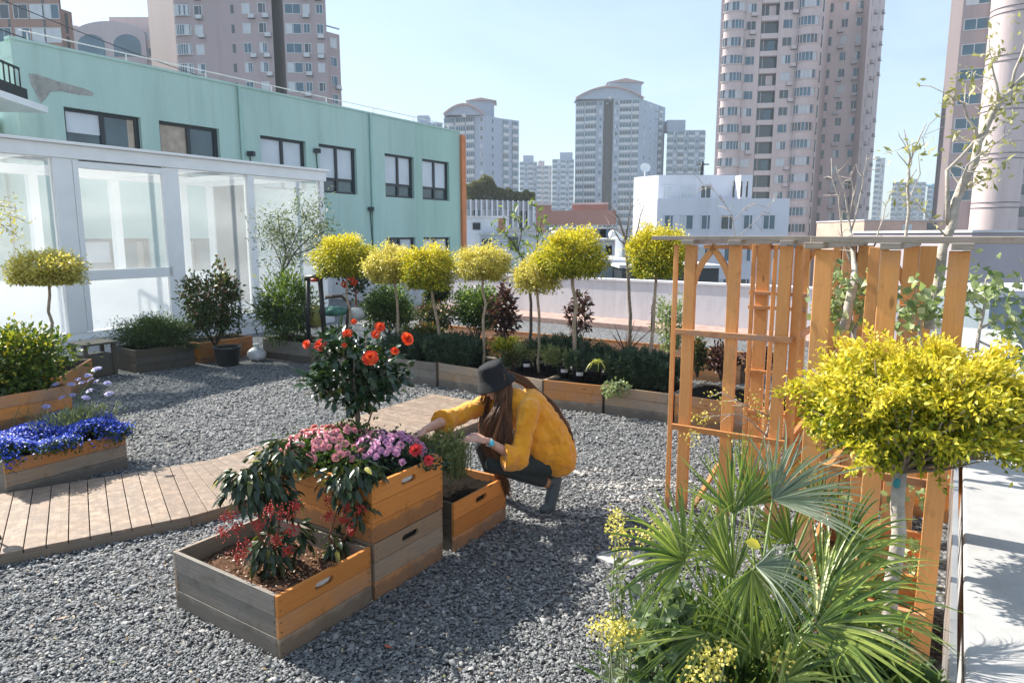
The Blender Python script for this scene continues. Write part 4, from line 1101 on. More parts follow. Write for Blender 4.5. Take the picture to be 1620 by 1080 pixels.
def ballp():
    p = G(-10, 872); t = T('garden_ball', 'small black ball ornament on the boardwalk, cut by the left frame edge', 'ornament', (p.x, p.y, .087))
    m = M(); m.ell((0, 0, .235), (.05, .05, .05), None, 20, 14); m.build('ball', BLACK, t, local=True)
    m = M(); m.lathe([(.001, 0), (.05, 0), (.05, .012), (.01, .02), (.008, .2)], 16); m.build('stand', BLACK, t, local=True)
ballp()
# dry leaf scraps scattered about
n_ = 420; sx = RNG.random(n_) * 1500; sy = 600 + 480 * RNG.random(n_) ** 1.1
sp = np.array([G(a, b, .024) for a, b in zip(sx, sy)]); vv_ = .839 * sp[:, 0] - .545 * sp[:, 1]; uu_ = .545 * sp[:, 0] + .839 * sp[:, 1]
ok_ = (vv_ < 0) & ~((uu_ > 1.9) & (uu_ < 4.1) & (vv_ > -3.6) & (vv_ < -2.6)) & ~((vv_ < -5.9) & (uu_ < 3.2)); sp = sp[ok_]; n_ = len(sp)
o = leaves('fallen_leaves', sp, RNG.normal(size=(n_, 3)) * [1, 1, .15], RNG.normal(size=(n_, 3)) * .3 + [0, 0, 1], .026 * (.5 + RNG.random(n_)), .013, leafm('scattered dry leaves', [(.20, .12, .07), (.36, .25, .14), (.50, .40, .26), (.16, .20, .06)], trans=.05), None, detail=1)
o['label'] = 'tiny dry leaves and petals scattered over the gravel'; o['category'] = 'litter'; o['kind'] = 'stuff'
# red leaf scraps on the gravel
for (px, py) in ((614, 1031), (498, 948), (520, 985), (100, 985)):
    p = G(px, py); m = M(); a = random.random() * 6
    d = Vector((math.cos(a), math.sin(a), 0)); e = Vector((-d.y, d.x, 0)); q = Vector((p.x, p.y, .028))
    m.add([q - d * .035, q + e * .012 + Vector((0, 0, .004)), q + d * .035 + Vector((0, 0, .01)), q - e * .012 + Vector((0, 0, .006))], [(0, 1, 2, 3)])
    tag(m.build('fallen_petal', simple('orange red petal', (.45, .10, .05), .6) if px == 614 else simple('dry leaf', (.35, .22, .14), .7), None, loc=q),
        {614: 'single orange red petal on the shaded gravel in front of the stack', 498: 'small dry leaf on the gravel close to the right corner of the front planter', 520: 'dry leaf scrap on the gravel below the right corner of the front planter', 100: 'dry leaf on the gravel in the lower left corner'}[px], 'petal' if px == 614 else 'leaf')

# ------------------------------------------------------------------ foliage materials
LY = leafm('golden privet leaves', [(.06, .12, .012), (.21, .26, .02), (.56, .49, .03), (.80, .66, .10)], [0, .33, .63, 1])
LYP = leafm('pale golden leaves', [(.16, .18, .03), (.38, .35, .06), (.66, .57, .14), (.80, .68, .28)], [0, .28, .62, 1])
LG = leafm('mid green leaves', [(.03, .06, .012), (.07, .13, .025), (.16, .24, .05), (.32, .36, .08)], [0, .4, .8, 1])
LDG = leafm('dark glossy leaves', [(.010, .028, .012), (.022, .055, .02), (.05, .09, .03), (.20, .22, .04)], [0, .5, .9, 1], rough=.22, trans=.15, spec=.6)
LROS = leafm('rosemary needles', [(.018, .04, .025), (.045, .085, .05), (.10, .15, .09)], trans=.2)
LLAV = leafm('grey green needles', [(.12, .16, .06), (.28, .32, .13), (.46, .47, .24)], trans=.3)
LRED = leafm('dark red leaves', [(.03, .016, .014), (.075, .028, .026), (.15, .06, .05), (.10, .12, .05)], [0, .45, .75, 1], trans=.25)
LNAN = leafm('red tinged green leaves', [(.03, .06, .015), (.07, .11, .03), (.18, .13, .05), (.28, .08, .05)], [0, .5, .8, 1], trans=.3)
LVINE = leafm('pale grape leaves', [(.16, .24, .10), (.32, .40, .20), (.52, .56, .34)], trans=.35)
LPALE = leafm('pale sprig leaves', [(.20, .22, .07), (.38, .38, .16), (.50, .46, .24)], trans=.3)
BARK = simple('grey brown bark', (.22, .18, .14), .9, .35, 25, bmp=.8, bscale=60)
BARKD = simple('dark bark', (.09, .07, .055), .9, .35, 25, bmp=.8, bscale=60)
BARKP = simple('pale bark', (.42, .38, .33), .9, .3, 18, bmp=.8, bscale=50)
STEMG = simple('green stems', (.10, .15, .05), .7, .3, 20)
BARKT = simple('tan bark', (.36, .28, .20), .9, .3, 18, bmp=.8, bscale=50)
def jit(s_): return Vector((random.gauss(0, s_), random.gauss(0, s_), random.gauss(0, s_)))
def trunk(m, a, b, r0, r1, wob=.01, n=7, mi=0):
    a, b = Vector(a), Vector(b); pts = []
    for k in range(n): 
        u = k / (n - 1); p = a.lerp(b, u)
        if 0 < k < n - 1: p = p + jit(wob)
        pts.append(p)
    m.tube(pts, [r0 + (r1 - r0) * k / (n - 1) for k in range(n)], 9, mi); return pts
def topiary(label, base, top, rad, mat, leafn, ls, tr=.02, group='round topped golden trees', lean=0, bm=None, flat=.78, clumps=110):
    """base: ground point; top: crown centre; rad: crown radii"""
    t = T('topiary_tree', label, 'tree', tuple(base), 0, group)
    m = M(); low = Vector(top) - Vector((0, 0, rad[2] * .45)); pts = trunk(m, base, low, tr, tr * .75, .012)
    m.build('trunk', bm or BARK, t)
    m = M()
    for k in range(26):
        d = Vector((random.gauss(0, 1), random.gauss(0, 1), random.gauss(.2, .6))).normalized()
        e = Vector(top) + Vector((d.x * rad[0], d.y * rad[1], d.z * rad[2])) * .88; mid = low.lerp(e, .5) + jit(rad[2] * .08)
        m.tube([low - Vector((0, 0, .02)), mid, e], [tr * .4, tr * .22, tr * .08], 5)
    m.build('branches', bm or BARK, t)
    P, Dr, q = crown_pts(top, rad, leafn, clumps, .15, flat, .28)
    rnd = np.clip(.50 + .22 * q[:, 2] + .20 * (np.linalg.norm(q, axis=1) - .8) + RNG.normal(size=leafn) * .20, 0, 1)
    Nn = Dr * .2 + RNG.normal(size=(leafn, 3)) * .5 + [0, 0, .8]
    Dd = Dr + RNG.normal(size=(leafn, 3)) * .5
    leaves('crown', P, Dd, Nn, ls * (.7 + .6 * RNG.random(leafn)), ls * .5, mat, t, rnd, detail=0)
    return t
def tpx(label, bx, by, zb, cx, cy, wpx, hpx, mat, leafn, ls, tr=.02, **k):
    b = G(bx, by, zb)
    if bx > 200:                                        # the row stands in the rear planters
        p0 = Vector((-1.84, 9.73)) + U2 * .42; s0 = hit(bx, p0, V2); b = Vector((p0.x + V2.x * s0, p0.y + V2.y * s0, zb))
    Yc = b.y; c = D(cx, cy, Yc); ls = ls * .85 if bx > 200 else ls; s_ = Yc / 1090
    b.z = max(0, zb - .05)
    k.setdefault('bm', BARKT); return topiary(label, b, c, (wpx / 2.12 * s_, wpx / 2.12 * s_, hpx / 2.12 * s_), mat, leafn, ls, tr, **k)
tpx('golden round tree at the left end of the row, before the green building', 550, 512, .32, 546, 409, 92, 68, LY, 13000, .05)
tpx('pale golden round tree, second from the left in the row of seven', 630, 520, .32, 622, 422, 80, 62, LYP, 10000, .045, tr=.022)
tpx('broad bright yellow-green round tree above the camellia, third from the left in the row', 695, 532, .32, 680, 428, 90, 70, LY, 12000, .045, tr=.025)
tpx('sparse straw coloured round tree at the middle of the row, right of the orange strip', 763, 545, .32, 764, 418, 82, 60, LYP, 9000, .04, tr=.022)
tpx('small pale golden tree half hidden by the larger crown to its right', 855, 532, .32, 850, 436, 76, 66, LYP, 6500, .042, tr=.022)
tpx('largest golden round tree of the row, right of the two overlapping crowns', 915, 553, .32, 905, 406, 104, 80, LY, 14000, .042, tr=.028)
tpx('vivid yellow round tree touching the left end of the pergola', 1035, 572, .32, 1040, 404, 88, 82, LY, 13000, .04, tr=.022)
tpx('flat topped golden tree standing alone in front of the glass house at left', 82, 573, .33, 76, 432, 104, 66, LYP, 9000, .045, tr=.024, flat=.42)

# ------------------------------------------------------------------ shrubs
def shrub(name, label, c, rad, mat, n, ls, wd=.5, stems=8, detail=0, cat='shrub', group=None, base=None, flat=.9, clumps=50, bm=None, spread=.2, updir=.2):
    base = Vector(base) if base is not None else Vector((c[0], c[1], max(0, c[2] - rad[2])))
    t = T(name, label, cat, tuple(base), 0, group); m = M()
    for k in range(stems):
        d = Vector((random.gauss(0, 1), random.gauss(0, 1), random.gauss(.3, .8))).normalized(); e = Vector(c) + Vector((d.x * rad[0], d.y * rad[1], d.z * rad[2])) * .8
        m.tube([base, base.lerp(e, .5) + jit(rad[0] * .12), e], [.012, .007, .003], 5)
    m.build('stems', bm or BARKD, t)
    P, Dr, q = crown_pts(c, rad, n, clumps, spread, flat, .5)
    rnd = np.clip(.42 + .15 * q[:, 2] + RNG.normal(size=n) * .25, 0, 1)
    leaves('foliage', P, Dr + RNG.normal(size=(n, 3)) * .6 + [0, 0, updir], RNG.normal(size=(n, 3)) * .5 + [0, 0, .8], ls * (.7 + .6 * RNG.random(n)), ls * wd, mat, t, rnd, detail=detail)
    return t
def shpx(name, label, px, py, wpx, hpx, Y_, mat, n, ls, zb=None, **k):
    c = D(px, py, Y_); s_ = Y_ / 1090; b = Vector((c.x, c.y, (c.z - hpx / 2 * s_) if zb is None else zb))
    return shrub(name, label, tuple(c), (wpx / 2 * s_, min(wpx, hpx) / 2 * s_, hpx / 2 * s_), mat, n, ls, base=b, **k)
shpx('round_shrub', 'rounded light green shrub against the white wall behind the second golden tree', 612, 484, 80, 66, 12.2, LG, 5000, .06, zb=.3)
shpx('round_shrub', 'rounded yellow-green shrub behind the middle golden tree', 755, 488, 72, 62, 11.3, LG, 4500, .06, zb=.3)
shpx('dark_shrub', 'small dark shrub with drooping leaves behind the third golden tree', 690, 462, 30, 32, 11.5, LNAN, 900, .09, zb=.3)
shpx('flowering_shrub', 'pink and cream leaved shrub at the foot of the third golden tree', 690, 500, 62, 42, 11.2, LNAN, 1500, .06, zb=.3)
shpx('red_shrub', 'dark reddish drooping shrub right of the round yellow-green shrub', 798, 497, 34, 78, 10.8, LRED, 620, .10, zb=.3)
shpx('red_shrub', 'upright dark red leaved shrub behind the largest golden tree', 917, 495, 34, 66, 10.2, LRED, 330, .09, zb=.3)
shpx('green_shrub', 'airy pale green shrub beside the vivid yellow tree at the left of the pergola', 1062, 512, 44, 86, 9.6, leafm('airy pale leaves', [(.12, .18, .06), (.25, .32, .14), (.4, .44, .24)]), 1500, .05, zb=.3)
shpx('red_shrub', 'low dark purple shrub seen between the first two pergola posts', 1142, 567, 40, 36, 8.4, LRED, 1200, .06, zb=.3)
shpx('red_shrub', 'low dark purple shrub seen right of the second pergola post', 1200, 572, 36, 40, 8.2, LRED, 1000, .06, zb=.3)
shpx('green_shrub', 'small green and red shrub just right of the first pergola post', 1105, 560, 26, 50, 8.6, LNAN, 800, .05, zb=.3)
shpx('feathery_shrub', 'low feathery green shrubs spilling over the dark planter', 245, 527, 136, 48, 10.9, leafm('feathery green', [(.05, .09, .03), (.11, .17, .06), (.22, .28, .10)]), 9000, .055, wd=.3, zb=.33, clumps=90)
shpx('nandina_bush', 'tall airy red tinged bush in the orange planter by the glass house', 336, 478, 88, 105, 11.1, LNAN, 3600, .075, zb=.3, clumps=80, spread=.13)
shpx('palm_leaved_shrub', 'dense dark palm leaved shrub in the grey corner planter', 455, 488, 78, 100, 11.5, LG, 3500, .14, wd=.18, zb=.3)
shpx('leafy_bush', 'big leafy green and yellow bush in the orange planter at the left edge', 24, 576, 150, 104, 6.35, leafm('lantana leaves', [(.03, .065, .012), (.09, .15, .02), (.28, .29, .03), (.62, .48, .03)], [0, .5, .8, 1]), 5200, .06, wd=.55, zb=.66, detail=1, clumps=80)
# rosemary along the rear row
def rosemary(label, px, py, wpx, hpx, Y_, n, mat=LROS, ls=.045, name='rosemary_bush', zb=.3, hang=.1, group=None):
    c = D(px, py, Y_); s_ = Y_ / 1090; rx, rz_ = wpx / 2 * s_, hpx / 2 * s_; ry = min(rx, .32)
    t = T(name, label, 'herb', (c.x, c.y, zb), 0, group); m = M(); P = []; Dr = []; ns = max(20, n // 60)
    axd = Vector((.839, -.545)); axn = Vector((.545, .839))
    for k in range(ns):
        a = random.uniform(-1, 1); b_ = random.uniform(-1, 1); bx_, by_ = c.x + axd.x * a * rx * .75 + axn.x * b_ * ry * .8, c.y + axd.y * a * rx * .75 + axn.y * b_ * ry * .8
        top = Vector((bx_ + axd.x * a * rx * .3 - axn.x * random.random() * ry * .5, by_ + axd.y * a * rx * .3 - axn.y * random.random() * ry * .5, c.z + rz_ * random.uniform(.1, 1.0) * (1 - .4 * a * a)))
        b0 = Vector((bx_, by_, c.z - rz_ * random.uniform(.4, 1))); mid = b0.lerp(top, .55) + jit(.02); m.tube([b0, mid, top], [.004, .003, .0015], 4, cap=False)
        for i in range(n // ns):
            u = random.random() ** .7; p = (b0.lerp(mid, u * 2) if u < .5 else mid.lerp(top, u * 2 - 1)); P.append(p); Dr.append((top - b0).normalized() * .7 + jit(.6))
    m.build('stems', STEMG, t); P = np.array(P); Dr = np.array(Dr)
    leaves('foliage', P, Dr, RNG.normal(size=P.shape), ls * (.6 + .8 * RNG.random(len(P))), ls * .16, mat, t, np.clip(.4 + RNG.normal(size=len(P)) * .25, 0, 1), detail=0)
    return t
rosemary('dark rosemary thicket hanging over the rear planter left of the hat', 725, 555, 95, 56, 9.6, 22100, ls=.075)
rosemary('dark rosemary tuft at the left end of the rear row beside the camellia', 650, 548, 80, 50, 10.1, 13600, ls=.075)
rosemary('thick dark rosemary bush spilling over the tan rear planter beside the pergola', 1020, 585, 104, 66, 8.1, 25500, ls=.08)
rosemary('loose green herb behind the nursery pots', 900, 552, 120, 44, 8.9, 8000, ls=.07)
# nursery pots
NP = [(833, 583, 'grey-green bushy herb in the leftmost black nursery pot'), (853, 578, 'low dark thyme-like herb in the second black nursery pot, set further back'), (873, 590, 'low light herb in the third black nursery pot'),
      (892, 592, 'silvery herb in the fourth black nursery pot with a white label'), (916, 597, 'upright rosemary in the fifth black nursery pot'), (940, 600, 'trailing yellow striped plant in the rightmost black nursery pot'), (965, 590, 'dark herb in the nursery pot half hidden by the rosemary bush')]
LABEL = simple('white paper label', (.7, .7, .7), .6, .05)
for i, (px, py, lab) in enumerate(NP):
    q = G(px, py, .35); q.z = .318; r_ = .085
    t = pot(q, r_, .16, BLACK, 'black nursery pot holding the ' + lab.split(' in the')[0] + ' on the rear planter', 'black nursery pots')
    if i in (0, 1, 3, 4):
        m = M(); vs = []; 
        for k in range(7):
            a = -PI / 2 - .55 + 1.1 * k / 6
            for z, rr in ((.07, r_ * .90), (.115, r_ * .95)): vs.append(((rr + .004) * math.cos(a), (rr + .004) * math.sin(a), z))
        m.add(vs, [(2 * k, 2 * k + 2, 2 * k + 3, 2 * k + 1) for k in range(6)]); m.build('label', LABEL, t, local=True)
    s_ = q.y / 1090
    rosemary(lab, px, py - 27, 34, 38, q.y, 1500, LLAV if i in (0, 2, 3) else LROS, .05, 'potted_herb', .45)
# trailing striped plant
def spikes(name, label, base, n, L, w_, mat, spread=.6, cat='plant', up=1.0, droop=.3):
    t = T(name, label, cat, tuple(base)); m = M()
    for k in range(n):
        d = Vector((random.gauss(0, spread), random.gauss(0, spread), up)).normalized(); l = L * random.uniform(.6, 1.1); s_ = d.cross(Vector((random.gauss(0, 1), random.gauss(0, 1), .2))).normalized()
        p = Vector(base); ns = 5; vs = []
        for i in range(ns + 1):
            u = i / ns; c_ = p + d * l * u - Vector((0, 0, droop * l * u * u)); ww = w_ * (1 - u) ** .7 * .5 + .0005; vs += [c_ - s_ * ww, c_ + s_ * ww]
        m.add(vs, [(2 * i, 2 * i + 1, 2 * i + 3, 2 * i + 2) for i in range(ns)])
    m.build('leaves', mat, t); return t
spikes('spiky_plant', 'spiky dark plant with thin stiff leaves before the white wall', D(990, 560, 8.9), 26, .55, .022, LRED, .55, droop=.1)
spikes('striped_plant', 'yellow-green striped leaves drooping over the rear planter', D(945, 575, 7.95), 14, .30, .04, leafm('striped leaves', [(.20, .24, .05), (.45, .45, .12)]), .5, droop=1.1)
shpx('yellow_plant', 'small yellow leaved plant at the rear bed near the hat', 800, 548, 50, 26, 9.4, LY, 900, .05, zb=.3)
shpx('succulent', 'low reddish succulent rosettes in the planter just right of the hat', 812, 566, 40, 22, 8.9, LNAN, 900, .045, zb=.33)
shpx('reddish_undergrowth', 'low reddish undergrowth behind the camellia flowers', 668, 528, 70, 26, 10.6, LNAN, 1600, .06, zb=.3)
shpx('trailing_herb', 'pale trailing herb under the rosemary bush at the tan rear planter', 975, 615, 44, 26, 7.75, LVINE, 350, .04, zb=.3)

# ------------------------------------------------------------------ bare and sparse trees
def branchy(name, label, segs, mat, leafmat=None, nl=0, ls=.05, cat='tree', lspread=.05, wd=.4, twig=0, tlen=.3):
    """segs: list of [(px,py,Y,r), ...] polylines"""
    pts0 = segs[0][0]; base = D(*pts0[:3]); t = T(name, label, cat, tuple(base)); m = M(); P = []; Dr = []
    for s_ in segs:
        pts = [D(*a[:3]) for a in s_]; rad = [a[3] for a in s_]
        fine = [pts[0]]; fr = [rad[0]]
        for i in range(len(pts) - 1):
            for k in (1, 2, 3):
                u = k / 3; fine.append(pts[i].lerp(pts[i + 1], u) + (jit((pts[i + 1] - pts[i]).length * .02) if k < 3 else Vector((0, 0, 0)))); fr.append(rad[i] + (rad[i + 1] - rad[i]) * u)
        m.tube(fine, fr, 7)
        for i in range(len(fine) // 3, len(fine) - 1):
            for _ in range(twig):
                u = random.random(); p = fine[i].lerp(fine[i + 1], u); d = (fine[i + 1] - fine[i]).normalized() * .6 + jit(.55); l = tlen * random.uniform(.4, 1); e = p + d.normalized() * l
                m.tube([p, p.lerp(e, .5) + jit(l * .06), e], [max(.0025, fr[i] * .35), .003, .0015], 4, cap=False)
                P.append(e); Dr.append(d)
        for i in range(len(fine) - 1):
            if i > len(fine) // 3: P.append(fine[i + 1]); Dr.append(fine[i + 1] - fine[i])
    m.build('trunk', mat, t)
    if leafmat and nl:
        P = np.array(P); Dr = np.array(Dr); k = RNG.integers(0, len(P), nl)
        leaves('crown', P[k] + RNG.normal(size=(nl, 3)) * lspread, unit(Dr[k]) * .5 + RNG.normal(size=(nl, 3)) * .8, RNG.normal(size=(nl, 3)) + [0, 0, .6], ls * (.6 + .7 * RNG.random(nl)), ls * wd, leafmat, t, detail=1)
    return t
branchy('bare_tree', 'bare leafless tree in front of the white building left of the pergola', [[(997, 556, 9.3, .028), (995, 470, 9.3, .024), (993, 420, 9.3, .022), (990, 380, 9.3, .016), (978, 345, 9.3, .010), (966, 325, 9.3, .004)],
    [(993, 425, 9.3, .018), (1003, 385, 9.3, .012), (1012, 345, 9.3, .006), (1018, 325, 9.3, .004)], [(992, 395, 9.3, .012), (975, 370, 9.3, .008), (962, 350, 9.4, .004)], [(990, 382, 9.3, .012), (995, 340, 9.2, .006), (999, 318, 9.2, .003)]], BARK, twig=2, tlen=.3)
branchy('sapling', 'slender sapling with a few green leaves behind the pale golden trees', [[(838, 540, 9.8, .026), (840, 480, 9.8, .022), (832, 420, 9.8, .018), (812, 385, 9.8, .012), (795, 365, 9.8, .006)], [(838, 435, 9.8, .016), (850, 390, 9.8, .010), (858, 345, 9.8, .005)],
    [(820, 400, 9.8, .010), (825, 365, 9.8, .006), (818, 340, 9.8, .004)]], BARKD, leafm('sapling leaves', [(.07, .12, .03), (.16, .24, .05), (.38, .42, .10)]), 170, .11, twig=1, wd=.35)
branchy('sapling', 'thin young sapling with buds growing by the spiky plant', [[(1030, 560, 9.0, .010), (1031, 500, 9.0, .008), (1036, 455, 9.0, .004)]], BARKD, twig=1, tlen=.12)
branchy('olive_tree', 'grey-green airy olive-like tree behind the corner planter, against the glass house', [[(440, 515, 12.4, .03), (446, 440, 12.4, .022), (452, 395, 12.4, .015), (440, 350, 12.4, .007)], [(446, 430, 12.4, .018), (470, 395, 12.4, .012), (505, 360, 12.4, .006)], [(460, 405, 12.4, .012), (490, 395, 12.4, .008), (515, 380, 12.4, .005)],
    [(455, 400, 12.4, .010), (475, 360, 12.4, .007), (495, 325, 12.4, .004)], [(446, 420, 12.4, .012), (430, 385, 12.4, .006), (428, 360, 12.4, .004)]], BARKD, leafm('olive leaves', [(.06, .09, .05), (.14, .18, .11), (.30, .32, .20)]), 2600, .085, twig=3, tlen=.4, wd=.25, lspread=.10)
def camback():
    t = branchy('camellia_tree', 'small camellia with red blooms behind the leftmost golden tree', [[(565, 505, 12.0, .02), (563, 465, 12.0, .015), (560, 440, 12.0, .010)], [(563, 465, 12.0, .01), (585, 435, 12.0, .006)], [(563, 462, 12, .01), (545, 435, 12, .005)]], simple('reddish bark', (.3, .10, .06), .8), LDG, 420, .10, twig=2, tlen=.25, wd=.5, lspread=.08)
    return t
CB = camback()
branchy('bare_sprig', 'tall bare forked shoot rising above the pergola before the sky', [[(1432, 470, 4.6, .012), (1434, 400, 4.6, .011), (1436, 300, 4.6, .010), (1440, 245, 4.6, .006), (1430, 205, 4.6, .003)], [(1437, 262, 4.6, .006), (1452, 225, 4.6, .005), (1465, 195, 4.6, .003)], [(1436, 290, 4.6, .005), (1450, 268, 4.6, .003)],
    [(1436, 262, 4.6, .004), (1418, 240, 4.6, .002)], [(1440, 248, 4.6, .004), (1433, 232, 4.6, .003), (1420, 208, 4.6, .002)]], BARKP)
branchy('bare_sprig', 'fan of thin bare shoots rising out of the pergola beside the pink slab tower', [[(1335, 520, 4.2, .030), (1350, 450, 4.2, .028), (1352, 425, 4.4, .018), (1345, 360, 4.7, .008), (1336, 300, 4.7, .004), (1322, 262, 4.7, .002)], [(1350, 425, 4.7, .010), (1345, 370, 4.7, .007), (1365, 290, 4.7, .003), (1372, 245, 4.7, .002)],
    [(1352, 430, 4.7, .010), (1335, 385, 4.7, .007), (1330, 345, 4.7, .005), (1315, 250, 4.7, .002)], [(1352, 435, 4.7, .010), (1385, 385, 4.7, .006), (1400, 330, 4.7, .003), (1410, 305, 4.7, .002)], [(1345, 340, 4.7, .004), (1350, 300, 4.7, .003), (1347, 270, 4.7, .002)]], BARKP, twig=1, tlen=.12)
branchy('bare_sprig', 'very fine bare twigs over the white building roof', [[(1165, 400, 6.4, .006), (1158, 340, 6.4, .004), (1140, 310, 6.4, .002)], [(1160, 350, 6.4, .004), (1190, 320, 6.4, .002)], [(1162, 380, 6.4, .004), (1200, 345, 6.4, .003), (1230, 310, 6.4, .002)], [(1143, 318, 6.4, .002), (1128, 300, 6.4, .0015), (1110, 290, 6.4, .001)]], BARKP, twig=2, tlen=.15)
branchy('right_tree', 'large leaning tree with pale bark and small new leaves at the upper right', [[(1470, 520, 4.1, .030), (1488, 430, 4.1, .028), (1512, 320, 4.1, .026), (1548, 225, 4.1, .022), (1580, 165, 4.1, .018), (1612, 130, 4.1, .014), (1650, 90, 4.1, .010)],
    [(1500, 355, 4.1, .016), (1498, 270, 4.1, .010), (1560, 200, 4.2, .008), (1590, 170, 4.2, .006)], [(1548, 225, 4.1, .012), (1525, 165, 4.1, .006), (1500, 150, 4.1, .003)], [(1580, 165, 4.1, .012), (1572, 118, 4.1, .006), (1565, 80, 4.1, .003)], [(1512, 320, 4.1, .008), (1530, 262, 4.0, .006), (1600, 210, 4.0, .003)],
    [(1497, 375, 4.1, .006), (1470, 345, 4.0, .004), (1440, 305, 4.0, .002)], [(1505, 340, 4.1, .006), (1535, 290, 4.1, .004), (1560, 285, 4.1, .002)], [(1600, 140, 4.1, .01), (1625, 60, 4.1, .006)], [(1494, 200, 4.1, .002), (1460, 215, 4.1, .0015), (1440, 240, 4.1, .001)]],
    BARKP, LPALE, 420, .05, twig=1, tlen=.22, lspread=.03)
branchy('left_twigs', 'thin leafy twigs reaching in from the left frame edge before the glass house', [[(-60, 330, 7.5, .008), (-10, 325, 7.5, .005), (25, 328, 7.5, .003)], [(-60, 360, 7.5, .008), (-5, 352, 7.5, .004), (22, 368, 7.5, .002)], [(-50, 345, 7.5, .006), (0, 338, 7.5, .003), (30, 345, 7.5, .002)]], BARK, LYP, 160, .045, twig=1, tlen=.15, lspread=.04)
# trolley and hose things behind the camellia
def trolley():
    Y_ = 11.0; p = D(500, 520, Y_); t = T('hand_trolley', 'black tubular trolley frame with a red crossbar behind the camellia', 'trolley', (p.x, p.y, 0))
    m = M(); a, b = D(487, 440, Y_), D(506, 437, Y_); a0, b0 = D(488, 540, Y_), D(514, 540, Y_)
    m.tube([a0, a], .035, 8); m.tube([b0, b], .04, 8); m.build('upright', BLACK, t)
    m = M(); m.tube([a + Vector((-.04, 0, 0)), b + Vector((.05, 0, 0))], .045, 8); m.build('handle', BLACK, t)
    m = M(); q = D(492, 443, Y_ - .05); r_ = D(502, 443, Y_ - .05); m.tube([q, r_], .03, 8); m.build('grip', simple('red rubber grip', (.45, .05, .03), .5), t)
    p = D(535, 500, 11.6); t = T('wheelbarrow', 'old barrow with green and white bags half hidden behind the camellia flowers', 'barrow', (p.x, p.y, 0))
    m = M(); q = D(528, 492, 11.6); m.ell(tuple(q), (.26, .2, .09), None, 20, 10); m.build('bag', simple('green tarpaulin', (.06, .20, .16), .5, .6, 12), t)
    m = M(); q = D(563, 497, 11.7); m.ell(tuple(q), (.15, .15, .12), None, 16, 10); m.build('bag', simple('white sack', (.55, .55, .55), .6, .2, 9), t)
    m = M(); q = D(500, 500, 11.7); m.ell(tuple(q), (.16, .16, .2), None, 16, 10); m.build('bag', simple('yellow green sack', (.35, .34, .10), .6, .3, 9), t)
    m = M(); pts = [D(515, 470, 11.5), D(540, 468, 11.5), D(553, 480, 11.5), D(548, 520, 11.5)]; m.tube(pts, .03, 8); m.build('handle', BARKD, t)
trolley()

# ------------------------------------------------------------------ flowers
def rosette(R, rings, cup=.4):
    """rings: (count, radius factor, lift, width)"""
    m = M()
    for (n, rf_, lift, wd) in rings:
        off = random.random() * 6
        for k in range(n):
            a = off + 2 * PI * k / n + random.uniform(-.12, .12); r = R * rf_ * random.uniform(.88, 1.1)
            d = Vector((math.cos(a), math.sin(a), 0)); s_ = Vector((-d.y, d.x, 0)); z = Vector((0, 0, 1)); w_ = R * wd
            p0 = d * r * .08; p1 = d * r * .55 + z * (R * lift * .7); p2 = d * r + z * (R * lift * 1.1 - R * .12 * random.random())
            vs = [p0 - s_ * w_ * .2, p0 + s_ * w_ * .2, p1 - s_ * w_ * .5 + z * R * .08, p1 + s_ * w_ * .5 + z * R * .08, p2 - s_ * w_ * .38, p2 + s_ * w_ * .38]
            m.add(vs, [(0, 1, 3, 2), (2, 3, 5, 4)])
    return m
def proto_mesh(m, mats, nm='flower'):
    o = m.build(nm, mats); me = o.data; bpy.data.objects.remove(o); return me
def place(nm, me, parent, p, nrm, sc=1.0, roll=None):
    o = bpy.data.objects.new(nm, me); C.objects.link(o); o.parent = parent
    q = Vector(nrm).to_track_quat('Z', 'Y').to_matrix() @ Matrix.Rotation(random.random() * 6 if roll is None else roll, 3, 'Z')
    o.matrix_local = Matrix.Translation(Vector(p) - ORG.get(parent.name, Vector())) @ (q * 1.0).to_4x4() @ Matrix.Scale(sc, 4); return o
FPINK = leafm('pink petals', [(.55, .16, .24), (.74, .32, .40), (.84, .48, .52)], trans=.25)
FPUR = leafm('mauve petals', [(.40, .14, .34), (.60, .27, .50), (.74, .42, .62)], trans=.25)
FRED = leafm('orange red petals', [(.50, .03, .01), (.74, .06, .015), (.86, .15, .04)], trans=.3)
FCRIM = leafm('crimson petals', [(.48, .02, .03), (.70, .05, .06)], trans=.3)
FBLUE = leafm('blue petals', [(.02, .05, .45), (.04, .10, .72), (.12, .22, .80)], trans=.25)
FLAV = leafm('lavender petals', [(.30, .28, .62), (.46, .42, .75), (.60, .54, .80)], trans=.3)
FYEL = leafm('pale yellow petals', [(.62, .52, .10), (.80, .72, .25)], trans=.3)
MUM = [(16, 1, .10, .42), (13, .8, .35, .40), (10, .55, .55, .36), (7, .3, .7, .3)]
